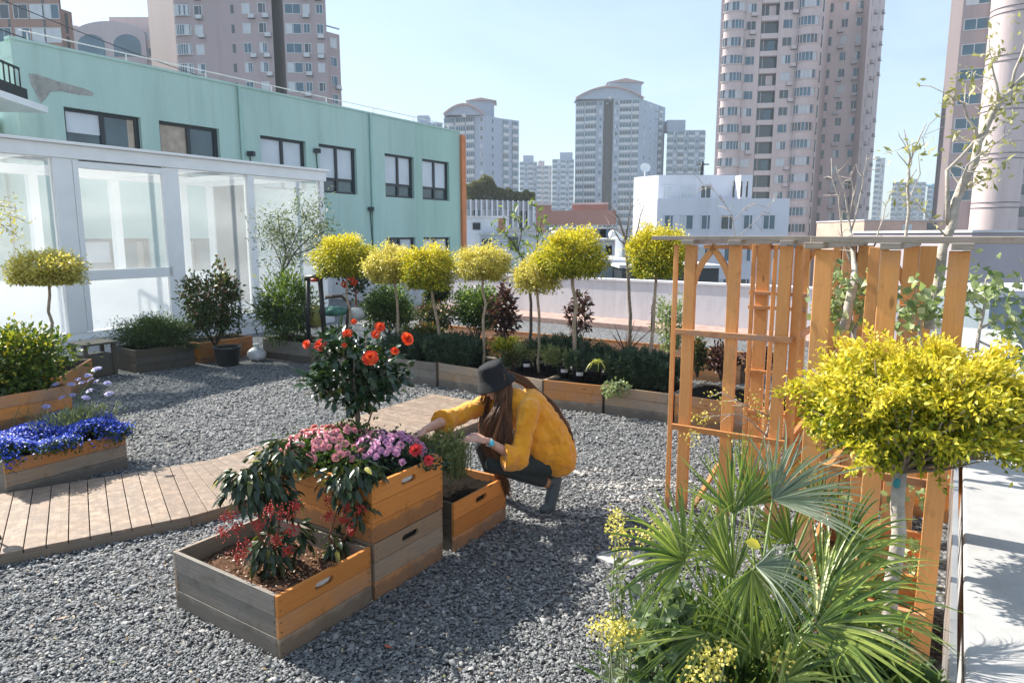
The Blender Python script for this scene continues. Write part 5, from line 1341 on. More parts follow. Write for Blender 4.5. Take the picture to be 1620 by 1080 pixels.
def mums(name, label, cuv, rad, n, mat, z0):
    c = UV(*cuv, z0); t = T(name, label, 'flowers', tuple(c)); nl = 5200
    P, Dr, q = crown_pts((c.x, c.y, c.z), (rad, rad * .95, .14), nl, 50, .2, .05, .6)
    leaves('foliage', P, Dr + RNG.normal(size=(nl, 3)) * .7, RNG.normal(size=(nl, 3)) + [0, 0, .5], .034, .017, LG if mat is FPINK else LROS, t, np.clip(.3 + RNG.normal(size=nl) * .2, 0, 1), detail=0)
    mes = [proto_mesh(rosette(.025, MUM), mat) for _ in range(3)]; pts = []
    tries = 0
    while len(pts) < n and tries < 6000:
        tries += 1; a = random.random() * 2 * PI; r = rad * 1.02 * math.sqrt(random.random()); x, y = r * math.cos(a), r * math.sin(a)
        z = .16 * math.sqrt(max(0, 1 - (r / rad / 1.08) ** 2)) + random.uniform(.0, .025)
        if math.sin(x * 23 + 1) * math.cos(y * 19 + 2 + rad) < -.45: continue
        p = c + Vector((x, y, z))
        if all((p - o).length > .031 for o in pts):
            pts.append(p); place('flower', random.choice(mes), t, p, Vector((x * 2.2, y * 2.2 - .08, .35)) + jit(.08), random.uniform(.8, 1.15))
mums('pink_chrysanthemum', 'mound of pink chrysanthemums filling the left half of the top orange planter', (2.90, -3.26), .31, 98, FPINK, .70)
mums('mauve_chrysanthemum', 'mound of mauve pom-pom chrysanthemums in the right half of the top orange planter', (3.05, -2.92), .23, 80, FPUR, .69)
def crim():
    p = D(665, 716, 4.02); t = T('crimson_flowers', 'two crimson red blooms drooping over the right corner of the top planter', 'flowers', tuple(p - Vector((0, 0, .1))))
    m = M(); m.tube([p - Vector((-.02, 0, .1)), p], .004, 5); m.tube([p - Vector((-.02, 0, .1)), p + Vector((.06, -.01, -.06))], .004, 5); m.build('stem', STEMG, t)
    for q, s_ in ((p + Vector((-.03, 0, .015)), 1), (p + Vector((.05, -.01, -.045)), .8)): place('flower', proto_mesh(rosette(.042, [(6, 1, .4, .8), (5, .6, .7, .7)]), FCRIM), t, q, (.2, -.8, .5), s_)
crim()

def camellia():
    base = G(567, 700, .66); c = D(560, 592, base.y + .02); t = T('camellia_tree', 'camellia with dark glossy leaves and orange red flowers growing from the top planter', 'tree', tuple(base))
    m = M(); fork = D(566, 640, base.y); trunk(m, base, fork, .021, .016, .004)
    forks = []
    for (px, py, dy) in ((545, 600, .0), (590, 612, .05), (530, 575, .12), (560, 560, -.1), (600, 570, .1), (620, 560, .0), (505, 560, .02), (545, 540, .1), (580, 530, -.05)):
        e = D(px, py, base.y + dy); mid = fork.lerp(e, .5) + jit(.012); m.tube([fork - Vector((0, 0, .02)), mid, e], [.011, .007, .003], 6); forks += [(mid, e)]
    m.tube([base + Vector((.03, .02, .02)), D(592, 640, base.y + .03), D(610, 585, base.y + .03)], [.007, .006, .003], 6)
    m.build('trunk', BARK, t)
    n = 1250; P, Dr, q = crown_pts(tuple(c), (.31, .28, .27), n, 44, .15, 1.0, .55)
    low = (q[:, 2] < -.55) & (np.abs(q[:, 0]) > .5); P = P[~low]; Dr = Dr[~low]; q = q[~low]; n = len(P)
    rnd = np.clip(.38 + RNG.normal(size=n) * .18 + (RNG.random(n) < .07) * .5, 0, 1)
    leaves('foliage', P, Dr * .8 + RNG.normal(size=(n, 3)) * .55 - [0, 0, .15], RNG.normal(size=(n, 3)) * .45 + [0, 0, .9], .082 * (.7 + .5 * RNG.random(n)), .040, LDG, t, rnd, fold=.12, droop=.15, detail=2)
    for (px, py, dy, s_, nx) in ((486, 545, -.02, .8, -.6), (508, 546, -.12, 1.05, -.3), (549, 528, -.18, .8, 0), (560, 509, -.05, .5, 0), (601, 518, -.10, .85, .2), (594, 529, -.2, .7, .1), (644, 536, -.05, 1.1, .6), (586, 567, -.27, 1.25, .15), (624, 555, -.15, .65, .4), (545, 546, -.25, .4, 0)):
        me = proto_mesh(rosette(.044, [(8, 1, .15, .75), (7, .8, .45, .7), (5, .5, .75, .6)]), FRED); p = D(px, py, base.y + dy)
        place('flower', me, t, p, (nx, -.8, .55), s_)
    m2 = M()
    # two yellowing leaves hanging low
camellia()
def camback_flowers():
    for (px, py) in ((545, 450), (556, 437), (560, 446), (552, 430)):
        place('flower', proto_mesh(rosette(.07, [(7, 1, .3, .8), (5, .6, .6, .7)]), FRED), CB, D(px, py, 11.85), (0, -1, .3), random.uniform(.7, 1.1))
camback_flowers()
BERRY = simple('red berries', (.42, .03, .02), .35, .35, 30)
def berryplant(label, base, segs, blobs, nleaf, berries, ls=.088):
    t = T('red_berry_plant', label, 'shrub', tuple(base)); m = M()
    for s_ in segs: m.tube([D(*a) for a in s_], [.009 - .006 * i / len(s_) for i in range(len(s_))], 6)
    m.build('stems', simple('red brown stem', (.20, .10, .05), .8, .3, 20), t)
    P = []; Dr = []
    for (px, py, Y_, w_, h_, k) in blobs:
        c = D(px, py, Y_); s_ = Y_ / 1090
        for _ in range(int(nleaf * k)):
            d = Vector((random.gauss(0, 1), random.gauss(0, 1), random.gauss(.1, .8))).normalized(); q = random.random() ** .4
            P.append(c + Vector((d.x * w_ / 2 * s_, d.y * w_ / 2 * s_, d.z * h_ / 2 * s_)) * q); Dr.append(Vector((d.x, d.y, -.75 + .5 * d.z)) + jit(.25))
    P = np.array(P); Dr = np.array(Dr); n = len(P)
    leaves('foliage', P, Dr, RNG.normal(size=(n, 3)) * .3 + Dr * [1, 1, 0] + [0, 0, .8], ls * (.6 + .6 * RNG.random(n)), ls * .34, leafm('drooping dark leaves', [(.012, .026, .014), (.03, .055, .022), (.07, .09, .03), (.36, .32, .05)], [0, .5, .82, 1], rough=.33, trans=.2, spec=.5), t, np.clip(.42 + RNG.normal(size=n) * .2 + (RNG.random(n) < .10) * .4, 0, 1), fold=.14, droop=.2, detail=2)
    for (px, py, Y_, r_) in berries:
        c = D(px, py, Y_); m = M()
        for _ in range(58):
            p = c + Vector((random.gauss(0, 1), random.gauss(0, 1), random.gauss(0, .9))) * r_ * .58; m.ell(tuple(p), (.0046, .0046, .0046), None, 7, 5)
        m.build('berry_cluster', BERRY, t)
b1 = G(432, 905, .25); Yb1 = b1.y
berryplant('drooping dark leaved plant with red berry clusters in the left part of the front planter', b1,
    [[(432, 905, Yb1), (425, 850, Yb1), (418, 800, Yb1), (410, 750, Yb1)], [(430, 900, Yb1), (440, 840, Yb1 + .05), (448, 770, Yb1 + .1), (452, 710, Yb1 + .15)], [(428, 880, Yb1), (400, 830, Yb1 - .08), (385, 790, Yb1 - .1)]],
    [(405, 768, Yb1 + .0, 105, 70, .34), (385, 750, Yb1 - .05, 70, 40, .14), (445, 722, Yb1 + .12, 85, 60, .24), (440, 790, Yb1 + .05, 60, 70, .14), (428, 868, Yb1, 66, 80, .22), (470, 850, Yb1 + .1, 40, 70, .08)], 620,
    [(362, 818, Yb1 - .15, .035), (352, 842, Yb1 - .15, .03), (425, 806, Yb1 - .22, .035), (448, 812, Yb1 - .18, .04), (385, 862, Yb1 - .20, .04), (378, 880, Yb1 - .2, .035), (462, 838, Yb1 - .15, .035), (437, 855, Yb1 - .18, .03), (410, 828, Yb1 - .2, .035), (468, 800, Yb1 - .1, .03), (455, 870, Yb1 - .12, .025), (375, 835, Yb1 - .16, .03)])
b2 = G(562, 880, .25); Yb2 = b2.y
berryplant('smaller drooping plant with red berries hanging in front of the top orange planter', G(540, 885, .25),
    [[(540, 885, Yb2), (520, 850, Yb2), (535, 800, Yb2), (550, 750, Yb2)], [(530, 870, Yb2), (560, 830, Yb2), (575, 790, Yb2)]],
    [(550, 755, Yb2, 92, 60, .48), (575, 745, Yb2 - .02, 55, 40, .16), (565, 800, Yb2, 44, 70, .18), (533, 862, Yb2, 34, 60, .16)], 360,
    [(523, 790, Yb2 - .1, .035), (520, 815, Yb2 - .1, .03), (547, 800, Yb2 - .12, .03), (545, 822, Yb2 - .12, .03), (572, 805, Yb2 - .1, .028), (555, 840, Yb2 - .1, .022)])
rosemary('pale green lavender clump with fine stems in the planter beside the person', 705, 718, 84, 90, G(735, 772, .3).y - .05, 9000, LLAV, .032, 'lavender', .3)
rosemary('low tuft of lavender in the planter directly below the near hand', 672, 700, 40, 40, 4.75, 1500, LLAV, .03, 'lavender', .5)

# lobelia and scabious
def lobelia():
    t = T('lobelia', 'mass of tiny vivid blue flowers spilling over the long left planter', 'flowers', tuple(UV(2.6, -6.5, .3))); n = 15000
    u = 2.13 + 1.0 * RNG.random(n); v = -6.84 + .78 * RNG.random(n); e = np.clip((v + 6.20) / .14, 0, 1)
    z = .37 + .055 * np.sin(u * 9 + 1) * np.cos(v * 11) + .05 * RNG.random(n) - e * .06 * RNG.random(n) * 2 + .03
    ok = (v < -6.19) | (RNG.random(n) < .45 + .4 * np.sin(u * 13)); u, v, z = u[ok], v[ok], z[ok]; n = len(u)
    P = np.stack([.545 * u + .839 * v, .839 * u - .545 * v, z], 1)
    leaves('foliage', P - [0, 0, .025], RNG.normal(size=(n, 3)), RNG.normal(size=(n, 3)), .035, .012, LG, t, np.clip(.25 + RNG.normal(size=n) * .15, 0, 1), detail=0)
    k = RNG.random(n) < .80; Pk = P[k] + [0, 0, .004]; nk = len(Pk)
    rn = np.clip(.45 + RNG.normal(size=nk) * .22, 0, 1)
    o = leaves('blossoms', Pk, RNG.normal(size=(nk, 3)) * [1, 1, .35], RNG.normal(size=(nk, 3)) * .4 + [0, -.3, 1], .021, .020, FBLUE, t, rn, detail=0); o['kind'] = 'stuff'
lobelia()
def scabious():
    Y_ = 6.15; t = T('scabious', 'clump of pale lavender pincushion flowers on thin stems above the blue flowers', 'flowers', tuple(UV(2.9, -6.5, .35))); m = M()
    heads = [(153, 584), (123, 600), (113, 608), (139, 594), (143, 601), (152, 604), (170, 606), (13, 642), (49, 628), (88, 608), (71, 620), (73, 643), (98, 629), (115, 625), (136, 629), (172, 623), (142, 618), (36, 631), (130, 605), (5, 656)]
    me = [proto_mesh(rosette(.036, [(12, 1, .12, .4), (10, .7, .3, .35), (8, .4, .42, .3)]), FLAV) for _ in range(3)]
    for (px, py) in heads:
        yy = Y_ + random.uniform(-.15, .15); h = D(px, py, yy); b = UV(random.uniform(2.75, 3.0) if px > 80 else random.uniform(2.3, 2.7), random.uniform(-6.6, -6.4), .36)
        m.tube([b, b.lerp(h, .5) + Vector((0, 0, .03)) + jit(.01), h], [.003, .0025, .002], 4, cap=False); place('flower', random.choice(me), t, h, (random.gauss(0, .3), -.3, 1), random.uniform(.8, 1.25))
    m.build('stems', STEMG, t); P = []; Dr = []
    for k in range(1600):
        b = UV(random.gauss(2.85, .12), random.gauss(-6.5, .07), .36); d = Vector((random.gauss(0, .4), random.gauss(0, .4), 1)).normalized(); P.append(b + d * random.random() * .2); Dr.append(d + jit(.3))
    leaves('foliage', np.array(P), np.array(Dr), RNG.normal(size=(1600, 3)), .06, .006, LLAV, t, detail=0)
scabious()

# ------------------------------------------------------------------ pergola
PF = Vector((1.30, 4.98)); PR = Vector((1.99, 3.05)); fD = V2.normalized(); bD = U2.normalized()
def pp(px, back=0.0):
    o_ = (PF if px < 1285 else PR) + bD * back; s_ = hit(px, o_, fD); return o_ + fD * s_
AF = math.atan2(fD.y, fD.x)
def pergola():
    t = T('pergola', 'cedar pergola and trellis with many square posts under a flat weathered beam', 'pergola', (PF.x, PF.y, 0))
    W_ = MW['pergola']; Rz = Matrix.Rotation(AF, 3, 'Z'); ZT = 2.03; BK = 1.6
    def post(p, w_=.08, d_=.05, z0=0, z1=ZT, rot=None, name='post', lean=0):
        m = M(); m.box((p.x, p.y, (z0 + z1) / 2), (w_, d_, z1 - z0), Rz if rot is None else rot, r=random.uniform(.3, 1)); m.build(name, W_, t, bevel=.003)
    front = [1095, 1165, 1246, 1307, 1412, 1521]
    for px in front: post(pp(px))
    post(pp(1268, .08), .05, .10); post(pp(1071, -.0), .03, .03, name='slat')
    post(pp(1532, .06), .03, .10)
    back = [(1211, .10), (1275, .09), (1328, .05), (1347, .08), (1372, .09), (1445, .09), (1467, .06), (1480, .04)]
    for px, w_ in back: post(pp(px, 1.1 if px < 1285 else BK), w_, .07)
    for px in (1386,): post(pp(px, .95), .06, .05)
    for px, b_ in ((1195, .7), (1229, .7)): post(pp(px, b_), .03, .03, name='slat')
    def beam(px0, px1, back_, z0, z1, w_, mt, name):
        a, b = pp(px0, back_), pp(px1, back_); m = M(); m.bar((a.x, a.y, (z0 + z1) / 2), (b.x, b.y, (z0 + z1) / 2), w_, z1 - z0); m.build(name, mt, t, bevel=.003)
    beam(1036, 1284, -.03, ZT + .034, ZT + .064, .12, MW['weath'], 'top_beam')
    beam(1286, 1800, -.03, ZT + .034, ZT + .064, .12, MW['weath'], 'top_beam')
    beam(1110, 1284, 1.1, ZT + .034, ZT + .062, .10, MW['weath'], 'top_beam'); beam(1300, 1700, BK, ZT + .034, ZT + .062, .10, MW['weath'], 'top_beam')
    for px in (1088, 1162, 1245, 1288, 1410, 1525):
        a = pp(px, -.12); b = a + bD * (1.4 if px < 1285 else BK + .3); m = M(); m.bar((a.x, a.y, ZT + .021), (b.x, b.y, ZT + .016), .085, .030)
        m.build('cross_beam', MW['weath'], t, bevel=.003)
    def rail(a, b, z, h_=.035, w_=.03, name='rail', mt=None):
        m = M(); m.bar((a.x, a.y, z), (b.x, b.y, z), w_, h_); m.build(name, mt or MW['orange2'], t, bevel=.002)
    for z in (1.40, .68): rail(pp(1074, -.045), pp(1264, -.045), z, .04, .03)
    for z in (1.40, .68): rail(pp(1266, .0), pp(1266, .0) + bD * 1.1, z, .04)
    rail(pp(1300, .045), pp(1535, .045), .93); rail(pp(1300, -.045), pp(1525, -.045), .30)
    rail(pp(1420, .5), pp(1540, .5), 1.40, .09)
    for z in (1.62, 1.50, .95, .6): rail(pp(1190, 1.05), pp(1283, 1.05), z, .03, .03)
    rail(pp(1115, 1.12), pp(1235, 1.12), 2.0, .035); rail(pp(1112, 1.12), pp(1205, 1.12), 1.22, .03)
    rail(pp(1335, BK - .06), pp(1490, BK - .06), 1.62, .05); rail(pp(1335, BK - .06), pp(1490, BK - .06), 1.10, .05)
    def brace(px, s_, back_=0.0, L_=.15, z=1.75):
        p = pp(px, back_ + .002); prev = None; m = M()
        for k in range(6):                                # gently curved bracket
            u = k / 5; q_ = Vector((p.x + fD.x * s_ * L_ * u ** 1.7, p.y + fD.y * s_ * L_ * u ** 1.7, z + (ZT - .004 - z) * u))
            if prev is not None: m.bar(prev, q_, .035, .04, r=.6)
            prev = q_
        m.build('brace', W_, t)
    for px, s_ in ((1101, 1), (1159, -1)): brace(px, s_)
    for px, s_ in ((1217, -1), (1270, 1)): brace(px, s_, 1.1)
    for px, s_ in ((1334, 1), (1384, -1), (1440, -1)): brace(px, s_, BK, .16, 1.72)
    # low diagonal bars near the ground
    for (a, b, ya, yb) in (((1262, 718), (1302, 668), 4.6, 4.9), ((1305, 745), (1350, 690), 3.6, 4.0), ((1098, 800), (1136, 735), 5.0, 5.4)):
        m = M(); m.bar(D(*a, ya), D(*b, yb), .03, .035); m.build('brace', MW['orange2'], t, bevel=.002)
pergola()
# planters inside the pergola
a = pp(1308, .07); Lr = (pp(1512, .07) - a).length
crate(a.x, a.y, 'V', Lr, .62, .44, ('orange', 'orange2', 'orange', 'orange2'), 'tall orange planter between the front posts at the right end of the pergola', rz=AF, soil=.16, soilmat=MULCH)
a = pp(1262, .86); Lr = (pp(1530, .86) - a).length
crate(a.x, a.y, 'V', Lr, .5, .74, ('orange', 'orange2', 'orange', 'orange2'), 'tall orange planter box in the back of the pergola under the vines', rz=AF, n=5, soil=.05)
def vine(label, segs, nl, ls=.085, lspread=.07, **k):
    nl = int(nl * 1.9); ls *= .62
    return branchy('grape_vine', label, segs, BARKP, LVINE, nl, ls, 'vine', lspread, .9, **k)
vine('pale leaved vine between the corner and the middle post of the pergola', [[(1352, 560, 4.3, .014), (1350, 520, 4.3, .013), (1325, 470, 4.3, .008), (1330, 450, 4.3, .004)], [(1350, 530, 4.3, .01), (1370, 480, 4.3, .008), (1385, 460, 4.3, .004)], [(1350, 520, 4.3, .01), (1340, 500, 4.3, .006), (1320, 490, 4.3, .004)]], 120, .10)
vine('pale leaved vine between the middle and right posts of the pergola', [[(1460, 560, 3.9, .010), (1455, 510, 3.9, .008), (1475, 470, 3.9, .004)], [(1456, 515, 3.9, .006), (1440, 490, 3.9, .004)]], 75, .09)
vine('green vine leaves reaching over the parapet right of the end post', [[(1545, 560, 3.7, .010), (1555, 500, 3.7, .008), (1560, 440, 3.7, .004)], [(1550, 520, 3.7, .008), (1590, 500, 3.7, .005), (1630, 520, 3.7, .003)], [(1550, 540, 3.7, .006), (1590, 560, 3.7, .005), (1625, 575, 3.7, .003)], [(1556, 500, 3.7, .006), (1530, 470, 3.7, .003)], [(1560, 470, 3.7, .005), (1590, 455, 3.7, .003)]], 170, .075)
vine('young vine with yellow buds on the low left rails of the pergola', [[(1190, 745, 4.72, .012), (1215, 680, 4.72, .010), (1222, 630, 4.72, .008), (1240, 580, 4.72, .004)], [(1215, 690, 4.72, .008), (1170, 655, 4.72, .004), (1110, 660, 4.72, .003)], [(1218, 660, 4.72, .006), (1180, 640, 4.72, .004), (1140, 620, 4.72, .003)], [(1222, 640, 4.72, .006), (1235, 690, 4.62, .004), (1245, 700, 4.62, .003)]], 0, twig=1, tlen=.12)
n_ = 420; P_ = []; 
for (px, py, s_) in ((1140, 630, 12), (1225, 690, 18), (1110, 660, 8), (1175, 700, 14), (1205, 655, 10), (1230, 620, 8), (1190, 635, 10), (1095, 690, 8)):
    for _ in range(50): P_.append(D(random.gauss(px, s_), random.gauss(py, s_), 4.72 + random.gauss(0, .05)))
tv = T('bud_cluster', 'tiny yellow-green bud clusters on the young vine of the low left rails', 'buds', tuple(D(1190, 700, 4.72)))
leaves('leaves', np.array(P_), RNG.normal(size=(len(P_), 3)), RNG.normal(size=(len(P_), 3)), .025, .012, LYP, tv, detail=0)
# leaves on the soil inside the pergola
lp = [D(random.gauss(1455, 14), random.uniform(855, 905), 3.35) for _ in range(60)]
tl = T('seedling_leaves', 'whitish green leaves over the mulch of the right pergola planter', 'plant', tuple(D(1455, 930, 3.35)))
leaves('leaves', np.array(lp), RNG.normal(size=(60, 3)), RNG.normal(size=(60, 3)) + [0, -.5, .7], .05, .035, LVINE, tl, detail=1)
lp = [D(random.gauss(1430, 40), random.uniform(725, 800), 3.75) for _ in range(90)]
tl = T('trailing_leaves', 'dark and pale leaves hanging over the back planter below the golden crown', 'plant', tuple(D(1440, 800, 3.75)))
leaves('leaves', np.array(lp), RNG.normal(size=(90, 3)), RNG.normal(size=(90, 3)) + [0, -.5, .7], .06, .04, LVINE, tl, detail=1)

# ------------------------------------------------------------------ big golden tree in the foreground
def bigtree():
    Y_ = 2.78; c = D(1447, 640, Y_); base = D(1396, 1150, Y_); base.z = 0
    t = T('golden_tree', 'large wide golden yellow tree crown on a pale trunk in the right foreground', 'tree', tuple(base))
    m = M(); low = D(1424, 745, Y_); pts = trunk(m, base, low, .036, .027, .006, 9); m.build('trunk', BARKP, t)
    m = M(); q = D(1419, 764, Y_ - .029); m.ell(tuple(q), (.016, .006, .022), None, 12, 8); m.build('paint_mark', simple('teal paint', (.02, .22, .24), .6), t)
    m = M()
    for k in range(60):
        d = Vector((random.gauss(0, 1), random.gauss(0, 1), random.gauss(.1, .5))).normalized(); e = c + Vector((d.x * .47, d.y * .42, d.z * .25)); mid = low.lerp(e, .5) + jit(.02)
        m.tube([low, mid, e], [.012, .006, .002], 5)
    m.build('branches', BARK, t)
    P1 = []; n = 33000
    P, Dr, q = crown_pts(tuple(c), (.435, .40, .225), n, 210, .08, .75, .35)
    k = RNG.integers(0, n, 90)
    for i_ in k:                                        # sprigs standing out of the crown
        o_ = unit(P[i_] - np.array(c)); j_ = RNG.integers(0, n, 26); P[j_] = P[i_] + o_ * (RNG.random((26, 1)) * .085) + RNG.normal(size=(26, 3)) * .009; Dr[j_] = o_; q[j_] = q[i_] * 1.08
    # an uneven outline: sprigs stand out, the left side hangs lower
    P[:, 2] += .035 * np.sin(P[:, 0] * 21) * np.cos(P[:, 1] * 17); 
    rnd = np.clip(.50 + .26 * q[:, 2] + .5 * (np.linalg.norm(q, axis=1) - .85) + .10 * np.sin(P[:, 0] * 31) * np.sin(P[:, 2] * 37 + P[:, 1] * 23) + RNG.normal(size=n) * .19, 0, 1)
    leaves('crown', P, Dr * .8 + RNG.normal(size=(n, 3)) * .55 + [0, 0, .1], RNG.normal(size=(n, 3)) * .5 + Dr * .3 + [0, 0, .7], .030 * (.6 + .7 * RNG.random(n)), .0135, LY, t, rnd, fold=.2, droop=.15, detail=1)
bigtree()
# ------------------------------------------------------------------ fan palm
LPALM = leafm('fan palm blades', [(.04, .085, .025), (.15, .22, .045), (.36, .42, .10), (.60, .58, .30)], [0, .36, .70, 1], rough=.32, trans=.3, spec=.5)
LPALMP = leafm('silvery fan palm blades', [(.14, .18, .12), (.26, .31, .22), (.44, .46, .36)], rough=.35, trans=.3)
def fan(m, hub, d, nrm, R, nseg, spread, w0, droop):
    d = Vector(d).normalized(); nrm = Vector(nrm); nrm = (nrm - d * nrm.dot(d)).normalized(); s_ = d.cross(nrm)
    for k in range(nseg):
        a = spread * ((k + .5) / nseg - .5); dd = (d * math.cos(a) + s_ * math.sin(a) + nrm * (.30 * (a / spread * 2) ** 2 + random.gauss(0, .06))).normalized(); ss = -d * math.sin(a) + s_ * math.cos(a)
        L = R * (1 - .22 * (abs(a) / (spread / 2)) ** 2) * random.uniform(.80, 1.10); ns = 7; vs = []; dr = droop * random.uniform(.4, 2.2); tw = random.gauss(0, .09)
        for i in range(ns + 1):
            u = i / ns; wmax = min(w0, R * .32 * spread / nseg * .58)
            ww = wmax * (u / .32 if u < .32 else (1 - ((u - .32) / .68)) ** .7) + .0007
            c = hub + dd * (L * u) - Vector((0, 0, 1)) * (dr * L * max(0, u - .35) ** 2 * 1.5) + ss * (tw * L * u * u)
            rise = nrm * (ww * .45)
            vs += [c - ss * ww + rise, c - nrm * (ww * .15), c + ss * ww + rise]
        fs = []
        for i in range(ns): b = 3 * i; fs += [(b, b + 1, b + 4, b + 3), (b + 1, b + 2, b + 5, b + 4)]
        m.add(vs, fs, r=min(1, max(0, random.gauss(.45, .2))))
def palm():
    Y0 = 2.25; base = Vector((.78, 2.2, 0)); t = T('fan_palm', 'bushy fan palm with silvery green blades filling the right foreground', 'palm', tuple(base))
    crown = Vector((.80, 2.22, .62))
    # hub px,py,Y, tip px,py,Y, R scale, spread deg, normal, droop, pale
    F_ = [((1083, 886, 2.15), (1000, 800, 2.1), 165, (.3, -.9, .5), .25, 0), ((1060, 880, 2.2), (1010, 870, 2.1), 120, (.2, -.9, .3), .5, 1),
          ((1160, 812, 2.3), (1150, 705, 2.35), 120, (0, -1, .25), .05, 0), ((1222, 790, 2.35), (1330, 725, 2.4), 130, (-.2, -.8, .6), .15, 1), ((1185, 800, 2.4), (1215, 705, 2.5), 110, (0, -1, .2), .05, 0),
          ((1195, 895, 2.0), (1290, 920, 1.95), 120, (.1, -.6, .8), .35, 1), ((1190, 900, 2.0), (1195, 990, 1.95), 130, (0, -1, .2), .3, 0), ((1160, 915, 2.15), (1120, 800, 2.2), 90, (.3, -.9, .1), .05, 0),
          ((1290, 800, 2.4), (1300, 740, 2.5), 120, (0, -1, .2), .1, 0), ((1330, 870, 2.3), (1420, 800, 2.4), 130, (-.2, -.8, .6), .3, 0), ((1300, 935, 2.2), (1450, 880, 2.2), 140, (-.1, -.6, .8), .25, 0),
          ((1290, 985, 2.05), (1465, 960, 2.0), 150, (0, -.5, .9), .3, 0), ((1290, 990, 2.0), (1420, 1060, 1.95), 140, (0, -.5, .9), .3, 0), ((1250, 1000, 1.95), (1300, 1100, 1.9), 130, (0, -.8, .5), .3, 0),
          ((1120, 1000, 2.0), (1040, 1090, 1.95), 120, (.2, -.8, .5), .2, 0), ((1160, 990, 2.1), (1110, 930, 2.1), 130, (.2, -.8, .5), .3, 0), ((1230, 950, 2.3), (1260, 850, 2.4), 130, (0, -1, .2), .1, 0),
          ((1340, 1000, 2.25), (1420, 920, 2.3), 130, (0, -.8, .5), .2, 0), ((1200, 1040, 2.0), (1180, 960, 2.05), 130, (0, -1, .3), .2, 0), ((1380, 1050, 2.2), (1440, 1010, 2.2), 120, (0, -.8, .5), .3, 0), ((1250, 860, 2.5), (1200, 780, 2.6), 120, (0, -1, .2), .1, 0),
          ((1350, 930, 2.45), (1370, 860, 2.5), 130, (0, -1, .2), .1, 0), ((1240, 1075, 1.9), (1330, 1050, 1.85), 140, (0, -.8, .6), .3, 0), ((1150, 870, 2.4), (1080, 810, 2.5), 130, (.2, -1, .2), .2, 0)]
    st_ = M()
    for (h_, tp, sp, nr, dr, pale) in F_:
        hub = D(*h_); tip = D(*tp); R_ = (tip - hub).length * 1.08; m = M()
        fan(m, hub, tip - hub, nr, max(R_ * 1.12, .2), 30, math.radians(sp), .012, dr); m.build('frond', LPALMP if pale else LPALM, t)
        b = crown + Vector((random.gauss(0, .05), random.gauss(0, .04), random.uniform(-.3, -.05))); mid = b.lerp(hub, .55) + Vector((0, 0, .03))
        st_.tube([b, mid, hub], [.006, .005, .004], 6)
    st_.build('leaf_stalks', simple('palm stalk', (.16, .22, .06), .5, .2, 10), t)
    m = M(); trunk(m, base, crown - Vector((0, 0, .08)), .035, .045, .006); m.build('trunk', BARKD, t)
palm()
shrub('undergrowth', 'tangle of narrow green leaves under the fan palm', (.86, 2.15, .45), (.42, .30, .36), LG, 5200, .10, .14, base=(.86, 2.15, 0), spread=.25, updir=.9, detail=1)
def yl():
    p = D(1178, 856, 1.98); o = leaves('yellow_leaf', [p], [(.9, -.1, -.25)], [(0, -.8, .6)], .055, .035, LY, None, [.95], detail=2); o['label'] = 'single bright yellow leaf caught on the fan palm'; o['category'] = 'leaf'
yl()
# ------------------------------------------------------------------ mustard flowers
def mustard(label, stems, Y_):
    b0 = D(stems[0][0], 1120, Y_); b0.z = 0; t = T('yellow_wildflower', label, 'flowers', tuple(b0)); m = M(); P = []; Dr = []; FP = []
    for (px, py, dx) in stems:
        h = D(px, py, Y_ + random.uniform(-.06, .06)); b = Vector((h.x + dx * .0 + random.gauss(.03, .03), h.y + random.gauss(0, .04), 0)); b = b.lerp(b0, .25); b.z = 0
        pts = [b, b.lerp(h, .35) + jit(.02), b.lerp(h, .7) + jit(.02), h]; m.tube(pts, [.005, .004, .003, .0015], 5, cap=False)
        for _ in range(26):
            u = random.random() * .85; p = pts[0].lerp(pts[1], u * 3) if u < .33 else (pts[1].lerp(pts[2], u * 3 - 1) if u < .66 else pts[2].lerp(pts[3], u * 3 - 2)); P.append(p); Dr.append(jit(1) + Vector((0, 0, .5)))
        for _ in range(60): q = h + Vector((random.gauss(0, .020), random.gauss(0, .02), random.gauss(-.004, .018))); FP.append(q)
    m.build('stems', simple('pale stems', (.30, .33, .18), .7, .2, 10), t)
    leaves('leaves', np.array(P), np.array(Dr), RNG.normal(size=(len(P), 3)) + [0, 0, .6], .045, .022, leafm('grey green wild leaves', [(.10, .14, .07), (.22, .27, .15)]), t, detail=1)
    FP = np.array(FP); leaves('blossoms', FP, RNG.normal(size=FP.shape), RNG.normal(size=FP.shape) + [0, -.5, .5], .013, .011, FYEL, t, detail=0)['kind'] = 'stuff'
mustard('tall thin yellow wildflowers at the left side of the fan palm', [(978, 815, 0), (980, 842, 0), (970, 835, 0), (1018, 848, 0), (1040, 830, 0), (985, 870, 0)], 2.5)
mustard('cluster of pale yellow wildflowers at the bottom, left of the fan palm', [(945, 990, 0), (962, 985, 0), (985, 995, 0), (1003, 990, 0), (1012, 1005, 0), (968, 1012, 0), (990, 1008, 0), (1082, 800 + 205, 0)], 2.15)
mustard('cream yellow wildflowers in front of the palm at the bottom edge', [(1115, 1035, 0), (1135, 1042, 0), (1150, 1030, 0), (1232, 1050, 0), (1128, 1060, 0), (1100, 1070, 0), (1236, 1040, 0)], 1.9)
shpx('broad_leaved_herb', 'round leaved grey-green herb below the yellow wildflowers at the bottom', 1050, 1010, 80, 160, 2.1, leafm('round herb leaves', [(.06, .10, .05), (.14, .20, .10), (.26, .32, .18)]), 260, .055, wd=.75, zb=0, spread=.3, detail=1)
